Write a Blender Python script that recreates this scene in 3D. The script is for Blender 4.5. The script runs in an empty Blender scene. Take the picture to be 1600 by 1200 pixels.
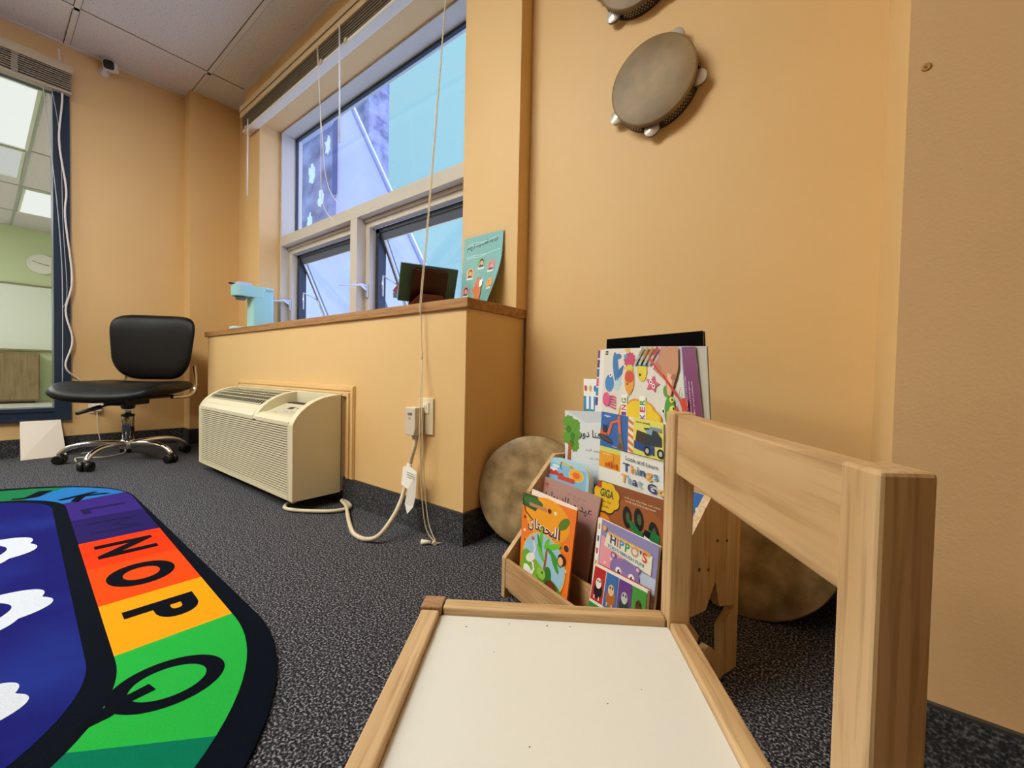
import bpy, math, random
from mathutils import Vector, Matrix
random.seed(7)
R = math.radians
S = bpy.context.scene
COL = S.collection
# ---------------------------------------------------------------- camera
cam = bpy.data.cameras.new('camera'); camo = bpy.data.objects.new('camera', cam); COL.objects.link(camo)
cam.sensor_width = 36.0; cam.lens = 652.07 / 1600 * 36; cam.clip_start = 0.02; cam.clip_end = 100
YAW, PIT, ROLL = R(37.92676), R(-1.40701), R(1.17311)
fw = Vector((-math.sin(YAW)*math.cos(PIT), math.cos(YAW)*math.cos(PIT), math.sin(PIT)))
rt = Vector((math.cos(YAW), math.sin(YAW), 0)); up = rt.cross(fw)
rt2 = math.cos(ROLL)*rt + math.sin(ROLL)*up; up2 = -math.sin(ROLL)*rt + math.cos(ROLL)*up
camo.matrix_world = Matrix(((rt2.x, up2.x, -fw.x, 0), (rt2.y, up2.y, -fw.y, 0), (rt2.z, up2.z, -fw.z, 0.55), (0, 0, 0, 1)))
S.camera = camo
# ---------------------------------------------------------------- world, exposure
LAMP = 31.0          # troffer diffuser strength
W = bpy.data.worlds.new('sky'); S.world = W; W.use_nodes = True
nt = W.node_tree; nt.nodes.clear()
wo = nt.nodes.new('ShaderNodeOutputWorld'); bg = nt.nodes.new('ShaderNodeBackground')
tc = nt.nodes.new('ShaderNodeTexCoord'); sp = nt.nodes.new('ShaderNodeSeparateXYZ'); cr = nt.nodes.new('ShaderNodeValToRGB')
nt.links.new(tc.outputs['Generated'], sp.inputs[0]); nt.links.new(sp.outputs['Z'], cr.inputs[0])
cr.color_ramp.elements[0].position = 0.0; cr.color_ramp.elements[0].color = (0.36, 0.66, 0.93, 1)
cr.color_ramp.elements[1].position = 1.0; cr.color_ramp.elements[1].color = (5, 5.6, 9.5, 1)
e = cr.color_ramp.elements.new(0.68); e.color = (0.42, 0.80, 0.97, 1)
# overcast sky, brighter towards the side where the sun stands behind the clouds
mr0 = nt.nodes.new('ShaderNodeMapRange'); mr0.inputs['From Min'].default_value = -.30; mr0.inputs['From Max'].default_value = .45
nt.links.new(sp.outputs['X'], mr0.inputs['Value'])
mx0 = nt.nodes.new('ShaderNodeMix'); mx0.data_type = 'RGBA'; nt.links.new(mr0.outputs[0], mx0.inputs[0]); nt.links.new(cr.outputs[0], mx0.inputs[6]); mx0.inputs[7].default_value = (1.5, 1.85, 3.3, 1)
nt.links.new(mx0.outputs[2], bg.inputs[0]); bg.inputs[1].default_value = 1.0; nt.links.new(bg.outputs[0], wo.inputs[0])
S.view_settings.view_transform = 'Standard'; S.view_settings.look = 'None'
S.view_settings.exposure = 0.0; S.view_settings.gamma = 1.0; S.view_settings.use_curve_mapping = False

# ---------------------------------------------------------------- materials
def lin(h):
    h = h.lstrip('#'); v = [int(h[i:i+2], 16)/255 for i in (0, 2, 4)]
    return tuple(x/12.92 if x <= .04045 else ((x+.055)/1.055)**2.4 for x in v) + (1,)
MC = {}
def M(h, rough=.5, metal=0.0, coat=0.0):
    k = (h, rough, metal, coat)
    if k in MC: return MC[k]
    m = bpy.data.materials.new('paint_'+h.lstrip('#')); m.use_nodes = True
    b = m.node_tree.nodes['Principled BSDF']
    b.inputs['Base Color'].default_value = lin(h); b.inputs['Roughness'].default_value = rough
    b.inputs['Metallic'].default_value = metal; b.inputs['Coat Weight'].default_value = coat
    MC[k] = m; return m
def noise_mat(name, c1, c2, scale=(50, 50, 50), rough=.6, p0=.35, p1=.65, bump=0.0, bscale=None, detail=4, metal=0.0, c3=None, bdist=.002, spec=.5):
    m = bpy.data.materials.new(name); m.use_nodes = True; t = m.node_tree; b = t.nodes['Principled BSDF']
    tx = t.nodes.new('ShaderNodeTexCoord'); mp = t.nodes.new('ShaderNodeMapping'); mp.inputs['Scale'].default_value = scale
    n = t.nodes.new('ShaderNodeTexNoise'); n.inputs['Scale'].default_value = 1; n.inputs['Detail'].default_value = detail
    r = t.nodes.new('ShaderNodeValToRGB'); r.color_ramp.elements[0].position = p0; r.color_ramp.elements[1].position = p1
    r.color_ramp.elements[0].color = lin(c1); r.color_ramp.elements[1].color = lin(c2)
    if c3: x = r.color_ramp.elements.new(.5*(p0+p1)); x.color = lin(c3)
    t.links.new(tx.outputs['Object'], mp.inputs[0]); t.links.new(mp.outputs[0], n.inputs['Vector'])
    t.links.new(n.outputs[0], r.inputs[0]); t.links.new(r.outputs[0], b.inputs['Base Color'])
    b.inputs['Roughness'].default_value = rough; b.inputs['Metallic'].default_value = metal; b.inputs['Specular IOR Level'].default_value = spec
    if bump:
        bn = t.nodes.new('ShaderNodeBump'); bn.inputs['Strength'].default_value = bump; bn.inputs['Distance'].default_value = bdist
        if bscale:
            n2 = t.nodes.new('ShaderNodeTexNoise'); n2.inputs['Scale'].default_value = bscale; n2.inputs['Detail'].default_value = 3
            t.links.new(tx.outputs['Object'], n2.inputs['Vector']); t.links.new(n2.outputs[0], bn.inputs['Height'])
        else: t.links.new(n.outputs[0], bn.inputs['Height'])
        t.links.new(bn.outputs[0], b.inputs['Normal'])
    return m
def wood(name, c1, c2, axis, s=1.0, rough=.45):
    sc = [55*s, 55*s, 55*s]; sc['xyz'.index(axis)] = 2.6*s
    m = bpy.data.materials.new(name); m.use_nodes = True; t = m.node_tree; b = t.nodes['Principled BSDF']
    tx = t.nodes.new('ShaderNodeTexCoord')
    def noi(scale, det, dist):
        mp = t.nodes.new('ShaderNodeMapping'); mp.inputs['Scale'].default_value = scale
        n = t.nodes.new('ShaderNodeTexNoise'); n.inputs['Scale'].default_value = 1; n.inputs['Detail'].default_value = det; n.inputs['Distortion'].default_value = dist
        t.links.new(tx.outputs['Object'], mp.inputs[0]); t.links.new(mp.outputs[0], n.inputs['Vector']); return n
    a = noi(sc, 3, .4); f = noi([v*4 for v in sc], 2, 0); g = noi([6, 6, 6], 2, .5)
    r = t.nodes.new('ShaderNodeValToRGB'); r.color_ramp.elements[0].position = .3; r.color_ramp.elements[1].position = .72
    r.color_ramp.elements[0].color = lin(c2); r.color_ramp.elements[1].color = lin(c1)
    t.links.new(a.outputs[0], r.inputs[0])
    mx = t.nodes.new('ShaderNodeMix'); mx.data_type = 'RGBA'; mx.blend_type = 'MULTIPLY'; mx.inputs[0].default_value = .45
    r2 = t.nodes.new('ShaderNodeValToRGB'); r2.color_ramp.elements[0].position = .33; r2.color_ramp.elements[1].position = .5
    r2.color_ramp.elements[0].color = (.45, .36, .25, 1); r2.color_ramp.elements[1].color = (1, 1, 1, 1)
    t.links.new(f.outputs[0], r2.inputs[0]); t.links.new(r.outputs[0], mx.inputs[6]); t.links.new(r2.outputs[0], mx.inputs[7])
    m2 = t.nodes.new('ShaderNodeMix'); m2.data_type = 'RGBA'; m2.blend_type = 'MULTIPLY'; m2.inputs[0].default_value = .5
    r3 = t.nodes.new('ShaderNodeValToRGB'); r3.color_ramp.elements[0].position = .35; r3.color_ramp.elements[1].position = .6
    r3.color_ramp.elements[0].color = (.78, .72, .62, 1); r3.color_ramp.elements[1].color = (1, 1, 1, 1)
    t.links.new(g.outputs[0], r3.inputs[0]); t.links.new(mx.outputs[2], m2.inputs[6]); t.links.new(r3.outputs[0], m2.inputs[7])
    t.links.new(m2.outputs[2], b.inputs['Base Color']); b.inputs['Roughness'].default_value = rough
    return m
def emit(name, c, s):
    m = bpy.data.materials.new(name); m.use_nodes = True; t = m.node_tree; t.nodes.clear()
    o = t.nodes.new('ShaderNodeOutputMaterial'); x = t.nodes.new('ShaderNodeEmission'); x.inputs[0].default_value = c; x.inputs[1].default_value = s
    t.links.new(x.outputs[0], o.inputs[0]); return m
def clear_glass(name, tint=(.97, .985, .98, 1), refl=1.0, rough=0.0):
    m = bpy.data.materials.new(name); m.use_nodes = True; t = m.node_tree; t.nodes.clear()
    o = t.nodes.new('ShaderNodeOutputMaterial'); tr = t.nodes.new('ShaderNodeBsdfTransparent'); gl = t.nodes.new('ShaderNodeBsdfGlossy')
    fr = t.nodes.new('ShaderNodeFresnel'); fr.inputs[0].default_value = 1.45; mx = t.nodes.new('ShaderNodeMixShader')
    mu = t.nodes.new('ShaderNodeMath'); mu.operation = 'MULTIPLY'; mu.inputs[1].default_value = refl
    tr.inputs[0].default_value = tint; gl.inputs['Roughness'].default_value = rough
    ge = t.nodes.new('ShaderNodeNewGeometry'); mr = t.nodes.new('ShaderNodeMapRange'); mr.inputs['To Min'].default_value = 1.45; mr.inputs['To Max'].default_value = 1/1.45
    t.links.new(ge.outputs['Backfacing'], mr.inputs['Value']); t.links.new(mr.outputs[0], fr.inputs[0])
    t.links.new(fr.outputs[0], mu.inputs[0]); t.links.new(mu.outputs[0], mx.inputs[0])
    t.links.new(tr.outputs[0], mx.inputs[1]); t.links.new(gl.outputs[0], mx.inputs[2]); t.links.new(mx.outputs[0], o.inputs[0]); return m
WALL = noise_mat('peach_wall_paint', '#e5bf82', '#e7c287', (3, 3, 3), .55, bump=.12, bscale=260)
WALL2 = noise_mat('tan_wall_tone', '#d8b180', '#dcb686', (3, 3, 3), .6, bump=.2, bscale=220)  # far right wall, a slightly darker tone than the other walls
CEIL = noise_mat('ceiling_tile', '#8f8a84', '#e2ddd6', (170, 170, 170), .9, .30, .42, bump=.2)
TEE = M('#e2dccf', .6)
CARPET = noise_mat('charcoal_carpet', '#18181c', '#9a9aa2', (240, 240, 240), .95, .36, .67, bump=.6, detail=2, c3='#38383e', bdist=.004, spec=.1)
BASEC = noise_mat('carpet_baseboard', '#191a1d', '#6c6c72', (230, 230, 230), .95, .38, .70, bump=.4, detail=2, c3='#3a3b40')
CAPM = M('#3a3836', .5)
FRAME = M('#cfc9bd', .4); FRAMED = M('#5c6675', .45); GASK = M('#15181f', .5); ALU = M('#c9ccd0', .35, .6)
CHROME = M('#e6e6e6', .08, 1.0); BLACKP = M('#0b0b0c', .5); CREAM = M('#dcd4b4', .45)
OAK = wood('oak_sill', '#c08f56', '#96642f', 'x')
PX = wood('pine_x', '#dcbf94', '#c9a576', 'x'); PY = wood('pine_y', '#dcbf94', '#c9a576', 'y'); PZ = wood('pine_z', '#dcbf94', '#c9a576', 'z')
GLASS = clear_glass('window_glass')
SKIN = noise_mat('drum_skin', '#736040', '#a48a60', (9, 9, 9), .5, .3, .7, bump=.1, bscale=60, detail=8)
SKIN2 = noise_mat('big_drum_skin', '#806a42', '#d2b88c', (17, 17, 17), .42, .30, .74, bump=.1, bscale=60, detail=10)

# ---------------------------------------------------------------- mesh builder
class MB:
    def __init__(s, off=(0, 0, 0)): s.v = []; s.f = []; s.mi = []; s.mats = []; s.sm = []; s.off = Vector(off)
    def slot(s, m):
        if m is None: return 0
        if m not in s.mats: s.mats.append(m)
        return s.mats.index(m)
    def add(s, vs, fs, m=None, smooth=False):
        b = len(s.v); k = s.slot(m)
        s.v += [Vector(p) - s.off for p in vs]
        for f in fs: s.f.append([b+i for i in f]); s.mi.append(k); s.sm.append(smooth)
        return s
    def box(s, x0, x1, y0, y1, z0, z1, m=None):
        vs = [(x, y, z) for x in (x0, x1) for y in (y0, y1) for z in (z0, z1)]
        return s.add(vs, [(0, 1, 3, 2), (4, 6, 7, 5), (0, 4, 5, 1), (2, 3, 7, 6), (0, 2, 6, 4), (1, 5, 7, 3)], m)
    def prism(s, pts, a, b, axis, m=None, smooth=False):
        """outline pts in the two other axes, extruded along axis from a to b"""
        def P(u, v, w): return {'x': (w, u, v), 'y': (u, w, v), 'z': (u, v, w)}[axis]
        n = len(pts); vs = [P(u, v, a) for u, v in pts] + [P(u, v, b) for u, v in pts]
        s.add(vs, [list(range(n))[::-1], list(range(n, 2*n))], m)
        s.add(vs, [(i, (i+1) % n, n+(i+1) % n, n+i) for i in range(n)], m, smooth); return s
    def tube(s, pts, r, m=None, n=10, smooth_pts=0, caps=True):
        P = [Vector(p) for p in pts]
        rr = r if isinstance(r, (list, tuple)) else [r]*len(P)
        if smooth_pts:
            Q = []; q = []
            for i in range(len(P)-1):
                p0 = P[max(i-1, 0)]; p1 = P[i]; p2 = P[i+1]; p3 = P[min(i+2, len(P)-1)]
                for k in range(smooth_pts):
                    t = k/smooth_pts
                    Q.append(.5*((2*p1)+(p2-p0)*t+(2*p0-5*p1+4*p2-p3)*t*t+(3*p1-p0-3*p2+p3)*t**3)); q.append(rr[i]*(1-t)+rr[i+1]*t)
            Q.append(P[-1]); q.append(rr[-1]); P, rr = Q, q
        vs = []; T0 = (P[1]-P[0]).normalized(); a = T0.orthogonal().normalized()
        for i, p in enumerate(P):
            T = (P[min(i+1, len(P)-1)]-P[max(i-1, 0)]).normalized()
            a = (a - T*a.dot(T)).normalized(); b = T.cross(a)
            for k in range(n):
                t = 2*math.pi*k/n; vs.append(p+rr[i]*(math.cos(t)*a+math.sin(t)*b))
        fs = [(i*n+k, i*n+(k+1) % n, (i+1)*n+(k+1) % n, (i+1)*n+k) for i in range(len(P)-1) for k in range(n)]
        s.add(vs, fs, m, True)
        if caps: s.add(vs[:n], [list(range(n))[::-1]], m); s.add(vs[-n:], [list(range(n))], m)
        return s
    def lathe(s, prof, c=(0, 0, 0), axis='z', n=32, m=None, smooth=True):
        c = Vector(c); vs = []
        for r, h in prof:
            for k in range(n):
                t = 2*math.pi*k/n; u, v = r*math.cos(t), r*math.sin(t)
                vs.append(c+Vector({'z': (u, v, h), 'x': (h, u, v), 'y': (v, h, u)}[axis]))
        fs = [(i*n+k, i*n+(k+1) % n, (i+1)*n+(k+1) % n, (i+1)*n+k) for i in range(len(prof)-1) for k in range(n)]
        s.add(vs, fs, m, smooth)
        for i, fl in ((0, True), (len(prof)-1, False)):
            if prof[i][0] > 1e-6: s.add(vs[i*n:(i+1)*n], [list(range(n))[::-1] if fl else list(range(n))], m)
        return s
    def grid(s, fn, nu, nv, m=None, wrap=False, smooth=True):
        vs = [fn(i/nu, j/nv) for i in range(nu+1) for j in range(nv+1)]
        return s.add(vs, [(i*(nv+1)+j, (i+1)*(nv+1)+j, (i+1)*(nv+1)+j+1, i*(nv+1)+j+1) for i in range(nu) for j in range(nv)], m, smooth)
def link(name, mb, m=None, parent=None, bev=0.0, sub=0):
    me = bpy.data.meshes.new(name); me.from_pydata([tuple(p) for p in mb.v], [], mb.f)
    if mb.mats:
        for x in mb.mats: me.materials.append(x)
        for i, p in enumerate(me.polygons): p.material_index = mb.mi[i]
    elif m: me.materials.append(m)
    for i, p in enumerate(me.polygons): p.use_smooth = mb.sm[i]
    me.update()
    import bmesh
    bm = bmesh.new(); bm.from_mesh(me); bmesh.ops.remove_doubles(bm, verts=bm.verts, dist=1e-6)
    bmesh.ops.recalc_face_normals(bm, faces=bm.faces); bm.to_mesh(me); bm.free()
    o = bpy.data.objects.new(name, me); COL.objects.link(o)
    if parent: o.parent = parent
    if bev:
        b = o.modifiers.new('bevel', 'BEVEL'); b.width = bev; b.segments = 2; b.limit_method = 'ANGLE'; b.angle_limit = R(40)
    if sub:
        b = o.modifiers.new('sub', 'SUBSURF'); b.levels = sub; b.render_levels = sub
    return o
def tag(o, label, cat, group=None):
    o['label'] = label; o['category'] = cat
    if group: o['group'] = group
    return o
def thing(name, label, cat, loc=(0, 0, 0), rz=0, group=None):
    o = bpy.data.objects.new(name, None); COL.objects.link(o); o.location = loc; o.rotation_euler = (0, 0, rz)
    o.empty_display_size = .05; return tag(o, label, cat, group)
def struct(name, mb, m=None, bev=0): o = link(name, mb, m, None, bev); o['kind'] = 'structure'; return o

# ---------------------------------------------------------------- text and flat art on a surface
AR = {'ا': (0xFE8D, 0xFE8E, 0, 0), 'ل': (0xFEDD, 0xFEDE, 0xFEDF, 0xFEE0), 'ب': (0xFE8F, 0xFE90, 0xFE91, 0xFE92), 'ج': (0xFE9D, 0xFE9E, 0xFE9F, 0xFEA0),
      'ع': (0xFEC9, 0xFECA, 0xFECB, 0xFECC), 'ت': (0xFE95, 0xFE96, 0xFE97, 0xFE98), 'ن': (0xFEE5, 0xFEE6, 0xFEE7, 0xFEE8), 'ي': (0xFEF1, 0xFEF2, 0xFEF3, 0xFEF4),
      'د': (0xFEA9, 0xFEAA, 0, 0), 'م': (0xFEE1, 0xFEE2, 0xFEE3, 0xFEE4), 'و': (0xFEED, 0xFEEE, 0, 0), 'ر': (0xFEAD, 0xFEAE, 0, 0), 'ه': (0xFEE9, 0xFEEA, 0xFEEB, 0xFEEC)}
def shape_ar(w):
    out = ''
    for i, ch in enumerate(w):
        if ch not in AR: out += ch; continue
        f = AR[ch]; p = i > 0 and w[i-1] in AR and AR[w[i-1]][2]; n = i+1 < len(w) and w[i+1] in AR and f[2]
        out += chr(f[3] if p and n else f[1] if p else f[2] if n else f[0])
    return out[::-1]
TX = {}
def glyphs(body, bold=0.0):
    if (body, bold) in TX: return TX[(body, bold)]
    c = bpy.data.curves.new('t', 'FONT'); c.body = body; c.offset = bold; c.resolution_u = 6
    o = bpy.data.objects.new('t', c); COL.objects.link(o)
    me = bpy.data.meshes.new_from_object(o.evaluated_get(bpy.context.evaluated_depsgraph_get()))
    vs = [(v.co.x, v.co.y) for v in me.vertices]; fs = [list(p.vertices) for p in me.polygons]
    bpy.data.objects.remove(o); bpy.data.curves.remove(c); bpy.data.meshes.remove(me)
    TX[(body, bold)] = (vs, fs); return vs, fs
class Art:
    """flat artwork laid on a surface: fn(u, v, h) gives the point, h a small height"""
    def __init__(s, mb, fn, asp=1.0): s.mb = mb; s.raw = fn; s.k = 1.0; s.fn = lambda u, v, h: s.raw(u, 1-(1-v)*s.k, h); s.L = 0; s.asp = asp
    def poly(s, pts, c, rough=.4):
        s.L += 1; h = .00008*s.L
        s.mb.add([s.fn(u, v, h) for u, v in pts], [list(range(len(pts)))], M(c, rough) if isinstance(c, str) else c)
    def rect(s, u0, v0, u1, v1, c, n=1):
        if n == 1: return s.poly([(u0, v0), (u1, v0), (u1, v1), (u0, v1)], c)
        s.L += 1; h = .00008*s.L; vs = []
        for j in range(n+1):
            v = v0+(v1-v0)*j/n; vs += [s.fn(u0+(u1-u0)*i/n, v, h) for i in range(n+1)]
        s.mb.add(vs, [(j*(n+1)+i, j*(n+1)+i+1, (j+1)*(n+1)+i+1, (j+1)*(n+1)+i) for j in range(n) for i in range(n)], M(c) if isinstance(c, str) else c)
    def ell(s, u, v, ru, rv, c, n=24, rot=0, a0=0, a1=360):
        P = []
        for k in range(n if a1-a0 == 360 else n+1):
            t = R(a0+(a1-a0)*k/n); x, y = ru*math.cos(t), rv*math.sin(t)
            P.append((u+x*math.cos(R(rot))-y*math.sin(R(rot)), v+(x*math.sin(R(rot))+y*math.cos(R(rot)))))
        s.poly(P, c)
    def star(s, u, v, r, c, k=5, inner=.45, rot=90):
        s.poly([(u+r*(1 if i % 2 == 0 else inner)*math.cos(R(rot+i*180/k)), v+s.asp*r*(1 if i % 2 == 0 else inner)*math.sin(R(rot+i*180/k))) for i in range(2*k)], c)
    def blob(s, u, v, ru, rv, c, lobes=9, amp=.12, n=72, rot=0):
        s.poly([(u+ru*(1+amp*abs(math.sin(lobes*math.pi*k/n)))*math.cos(2*math.pi*k/n), v+rv*(1+amp*abs(math.sin(lobes*math.pi*k/n)))*math.sin(2*math.pi*k/n)) for k in range(n)], c)
    def line(s, pts, w, c):
        s.L += 1; h = .00008*s.L; vs = []
        for i, (u, v) in enumerate(pts):
            a = pts[max(i-1, 0)]; b = pts[min(i+1, len(pts)-1)]; du, dv = b[0]-a[0], (b[1]-a[1])/s.asp; L = math.hypot(du, dv) or 1
            vs += [s.fn(u-dv/L*w/2, v+s.asp*du/L*w/2, h), s.fn(u+dv/L*w/2, v-s.asp*du/L*w/2, h)]
        s.mb.add(vs, [(2*i, 2*i+1, 2*i+3, 2*i+2) for i in range(len(pts)-1)], M(c))
    def text(s, body, u, v, w, hgt, c, bold=.01, rot=0, skew=0):
        """body fitted into a box w wide and hgt high with its lower left corner at u, v"""
        vs, fs = glyphs(body, bold)
        if not vs: return
        x0 = min(p[0] for p in vs); x1 = max(p[0] for p in vs); y0 = min(p[1] for p in vs); y1 = max(p[1] for p in vs)
        s.L += 1; h = .00008*s.L; cs, sn = math.cos(R(rot)), math.sin(R(rot)); out = []
        for x, y in vs:
            a = (x-x0)/(x1-x0)*w; b = (y-y0)/(y1-y0)*hgt + skew*(x-x0)/(x1-x0)
            out.append(s.fn(u+a*cs-b*sn/s.asp, v+a*sn*s.asp+b*cs, h))
        s.mb.add(out, fs, M(c) if isinstance(c, str) else c)
    def multi(s, body, u, v, w, hgt, cols, bold=.02, skew=0):
        n = len(body); x = u
        wd = []
        for ch in body:
            g = glyphs(ch, bold)[0]; wd.append((max(p[0] for p in g)-min(p[0] for p in g)) if g else .3)
        tot = sum(wd)+.12*(n-1)
        for i, ch in enumerate(body):
            ww = wd[i]/tot*w; g = glyphs(ch, bold)[0]
            y0, y1 = min(p[1] for p in g), max(p[1] for p in g)
            s.text(ch, x, v+y0/.73*hgt+skew*(x-u)/w, ww, (y1-y0)/.73*hgt, cols[i % len(cols)], bold); x += ww+.12/tot*w

# ================================================================ THE ROOM
XL, YB, YW, YT, YR, YF = -3.78, .945, 1.183, 1.246, .815, 1.317
CH = 2.5
mb = MB(); mb.box(-3.9, 1.75, -4.35, 1.45, -.1, 0); struct('floor', mb, CARPET)
mb = MB(); mb.box(-9.4, -3.9, -4.35, 1.45, -.1, 0); struct('floor_next_room', mb, M('#c9c8c0', .5))
mb = MB()
mb.box(-3.37, -3.12, YW, 1.45, 0, CH); mb.box(-1.185, -.911, YW, 1.45, .77, CH); mb.box(-1.185, -.93, YW, 1.45, 0, .77); mb.box(-3.12, -1.185, YW, 1.45, 2.2, CH); mb.box(-3.12, -1.185, YW, 1.45, 0, .75)
mb.box(-3.9, -3.37, YT, 1.45, 0, CH); mb.box(-.911, .2, YT, 1.45, 0, CH)
struct('wall_far', mb, WALL)
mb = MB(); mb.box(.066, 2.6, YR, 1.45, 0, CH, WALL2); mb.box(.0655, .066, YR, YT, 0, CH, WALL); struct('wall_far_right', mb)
mb = MB(); mb.box(1.6, 1.75, -4.2, 1.45, 0, CH); struct('wall_right', mb, WALL)
mb = MB(); mb.box(-3.9, 2.75, -4.35, -4.2, 0, CH); struct('wall_near', mb, WALL)
mb = MB()   # left wall with its window opening, and the boxed chase in the corner
mb.box(-3.9, XL, .3, 1.45, 0, CH); mb.box(-3.9, XL, -4.2, -1.35, 0, CH); mb.box(-3.9, XL, -1.35, .3, 0, .26); mb.box(-3.9, XL, -1.35, .3, 2.24, CH)
mb.box(XL, -3.652, .937, YT, 0, CH); struct('wall_left', mb, WALL)
mb = MB(); mb.box(-3.9, 2.75, -4.35, 1.45, CH, CH+.05); struct('ceiling', mb, CEIL)
mb = MB()   # suspended ceiling tees
x = -3.345
while x < 2.6: mb.box(x-.012, x+.012, -4.2, YT, CH-.006, CH+.001); x += 1.22
y = .96
while y > -4.2: mb.box(XL, 2.6, y-.012, y+.012, CH-.006, CH+.001); y -= .61
mb.box(XL, XL+.02, -4.2, .937, CH-.005, CH+.001); mb.box(-3.37, -.911, YW-.02, YW, CH-.005, CH+.001)
TEE_SHADE = M('#5b544b', .8); n0 = len(mb.f)  # thin dark strips paint the shadow line along both edges of each tee
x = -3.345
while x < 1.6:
    for d in (-.015, .012): mb.box(x+d, x+d+.003, -4.2, YT, CH-.002, CH+.001, TEE_SHADE)
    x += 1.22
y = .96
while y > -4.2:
    for d in (-.015, .012): mb.box(XL, 1.6, y+d, y+d+.003, CH-.002, CH+.001, TEE_SHADE)
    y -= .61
mb.mats = [TEE_SHADE, TEE]; mb.mi = [1]*n0 + [0]*(len(mb.f)-n0)
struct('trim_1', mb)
# bay box under the window, with its oak sill board
mb = MB(); mb.box(-3.30, -.923, YB, YT+.002, 0, .753); struct('wall_bay', mb, WALL)
mb = MB(); mb.box(-3.335, -.91, YB-.01, YT-.001, .753, .786); mb.box(-3.12, -1.185, YT, YF+.13, .753, .786)
sill = struct('trim_2', mb, OAK, .003)
# carpet baseboards with a dark cap
def base(name, boxes):
    m = MB()
    for (x0, x1, y0, y1) in boxes:
        m.box(x0, x1, y0, y1, 0, .101, BASEC); m.box(x0, x1, y0, y1, .101, .106, CAPM)
    struct(name, m)
base('baseboard_bay', [(-3.30, -.915, YB-.008, YB), (-.923, -.915, YB, YT)])
base('baseboard_far', [(-.915, .066, YT-.008, YT)])
base('baseboard_right', [(.058, 2.6, YR-.008, YR), (.058, .066, YR, YT)])
base('baseboard_left', [(XL, XL+.008, -4.2, .937), (XL, -3.644, .929, .937), (-3.652, -3.644, .937, YT)])
# moulding round the air conditioner
mb = MB()
for w0, w1, d in ((0, .05, .006), (.004, .02, .011), (.03, .044, .013)):
    mb.box(-2.76+w0, -1.54-w0-.0004, YB-d, YB, .487-w1, .487-w0); mb.box(-1.54-w1, -1.54-w0, YB-d-.0003, YB, .106, .487-w0-.0004); mb.box(-2.76+w0, -2.76+w1, YB-d-.0003, YB, .106, .487-w0-.0004)
struct('trim_3', mb, WALL)

# ---------------------------------------------------------------- exterior window
win = bpy.data.objects.new('window_1', None); COL.objects.link(win); win['kind'] = 'structure'; win.location = (-2.15, YF, .786)
O = (-2.15, YF, .786)
mb = MB(O)
mb.box(-3.12, -3.10, YF, 1.46, .786, 2.2); mb.box(-1.205, -1.185, YF, 1.46, .786, 2.2); mb.box(-3.10, -1.205, YF, 1.46, 2.19, 2.2)
mb.box(-3.10, -1.205, YF, 1.44, 1.408, 1.475); mb.box(-2.22, -2.15, YF, 1.44, .786, 1.408)
for x0, x1 in ((-3.10, -2.22), (-2.15, -1.205)):        # inset frames of the two awning lights
    mb.box(x0, x0+.04, 1.372, 1.41, .786, 1.408); mb.box(x1-.04, x1, 1.372, 1.41, .786, 1.408)
    mb.box(x0+.04, x1-.04, 1.372, 1.41, 1.36, 1.408); mb.box(x0+.04, x1-.04, 1.372, 1.41, .786, .81)
    mb.box(x0+.004, x1-.004, 1.36, 1.372, 1.39, 1.406)
link('window_frame', mb, FRAME, win, .0015)
mb = MB(O)
mb.box(-3.10, -3.093, 1.412, 1.43, 1.475, 2.19); mb.box(-3.10, -1.205, 1.412, 1.43, 2.175, 2.19)
for x0, x1 in ((-3.06, -2.26), (-2.11, -1.245)):
    mb.box(x0, x0+.03, 1.411, 1.46, .79, 1.36); mb.box(x1-.03, x1, 1.411, 1.46, .79, 1.36); mb.box(x0, x1, 1.411, 1.46, 1.335, 1.36)
link('dark_frame', mb, M('#27313f', .4), win)
mb = MB(O); mb.box(-3.10, -1.205, 1.42, 1.426, 1.475, 2.19); link('glass', mb, GLASS, win)
for x0, x1 in ((-3.035, -2.285), (-2.085, -1.27)):
    A = R(24.6); hinge = Vector((0, 1.418, 1.335))
    def sw(x, t, d): return (x, hinge.y+math.sin(A)*t+math.cos(A)*d, hinge.z-math.cos(A)*t+math.sin(A)*d)
    def sbox(m, xa, xb, t0, t1, d0, d1, mat=None):
        vs = [sw(x, t, d) for x in (xa, xb) for t in (t0, t1) for d in (d0, d1)]
        m.add(vs, [(0, 1, 3, 2), (4, 6, 7, 5), (0, 4, 5, 1), (2, 3, 7, 6), (0, 2, 6, 4), (1, 5, 7, 3)], mat)
    m = MB(O)
    sbox(m, x0, x1, 0, .042, 0, .03); sbox(m, x0, x1, .52, .56, 0, .03); sbox(m, x0, x0+.018, 0, .56, 0, .03); sbox(m, x1-.018, x1, 0, .56, 0, .03)
    sash = link('sash', m, FRAMED, win)
    m = MB(O); sbox(m, x0+.018, x1-.018, .04, .52, .012, .016); link('glass', m, GLASS, sash)
    m = MB(O)
    sbox(m, x0+.018, x0+.030, .04, .52, 0, .010); sbox(m, x0+.03, x1-.018, .043, .047, .0, .01)
    link('seal', m, M('#d9e2ec', .5), sash)
    m = MB(O)
    p = Vector(sw(x0+.012, .30, -.004)); m.tube([(x0+.004, 1.44, 1.10), p], .0045); m.tube([(x0+.004, 1.44, 1.10), (x0+.004, 1.44, .98)], .007); m.tube([p, sw(x0+.012, .42, -.004)], .006)
    link('stay_arm', m, ALU, win)
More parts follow.
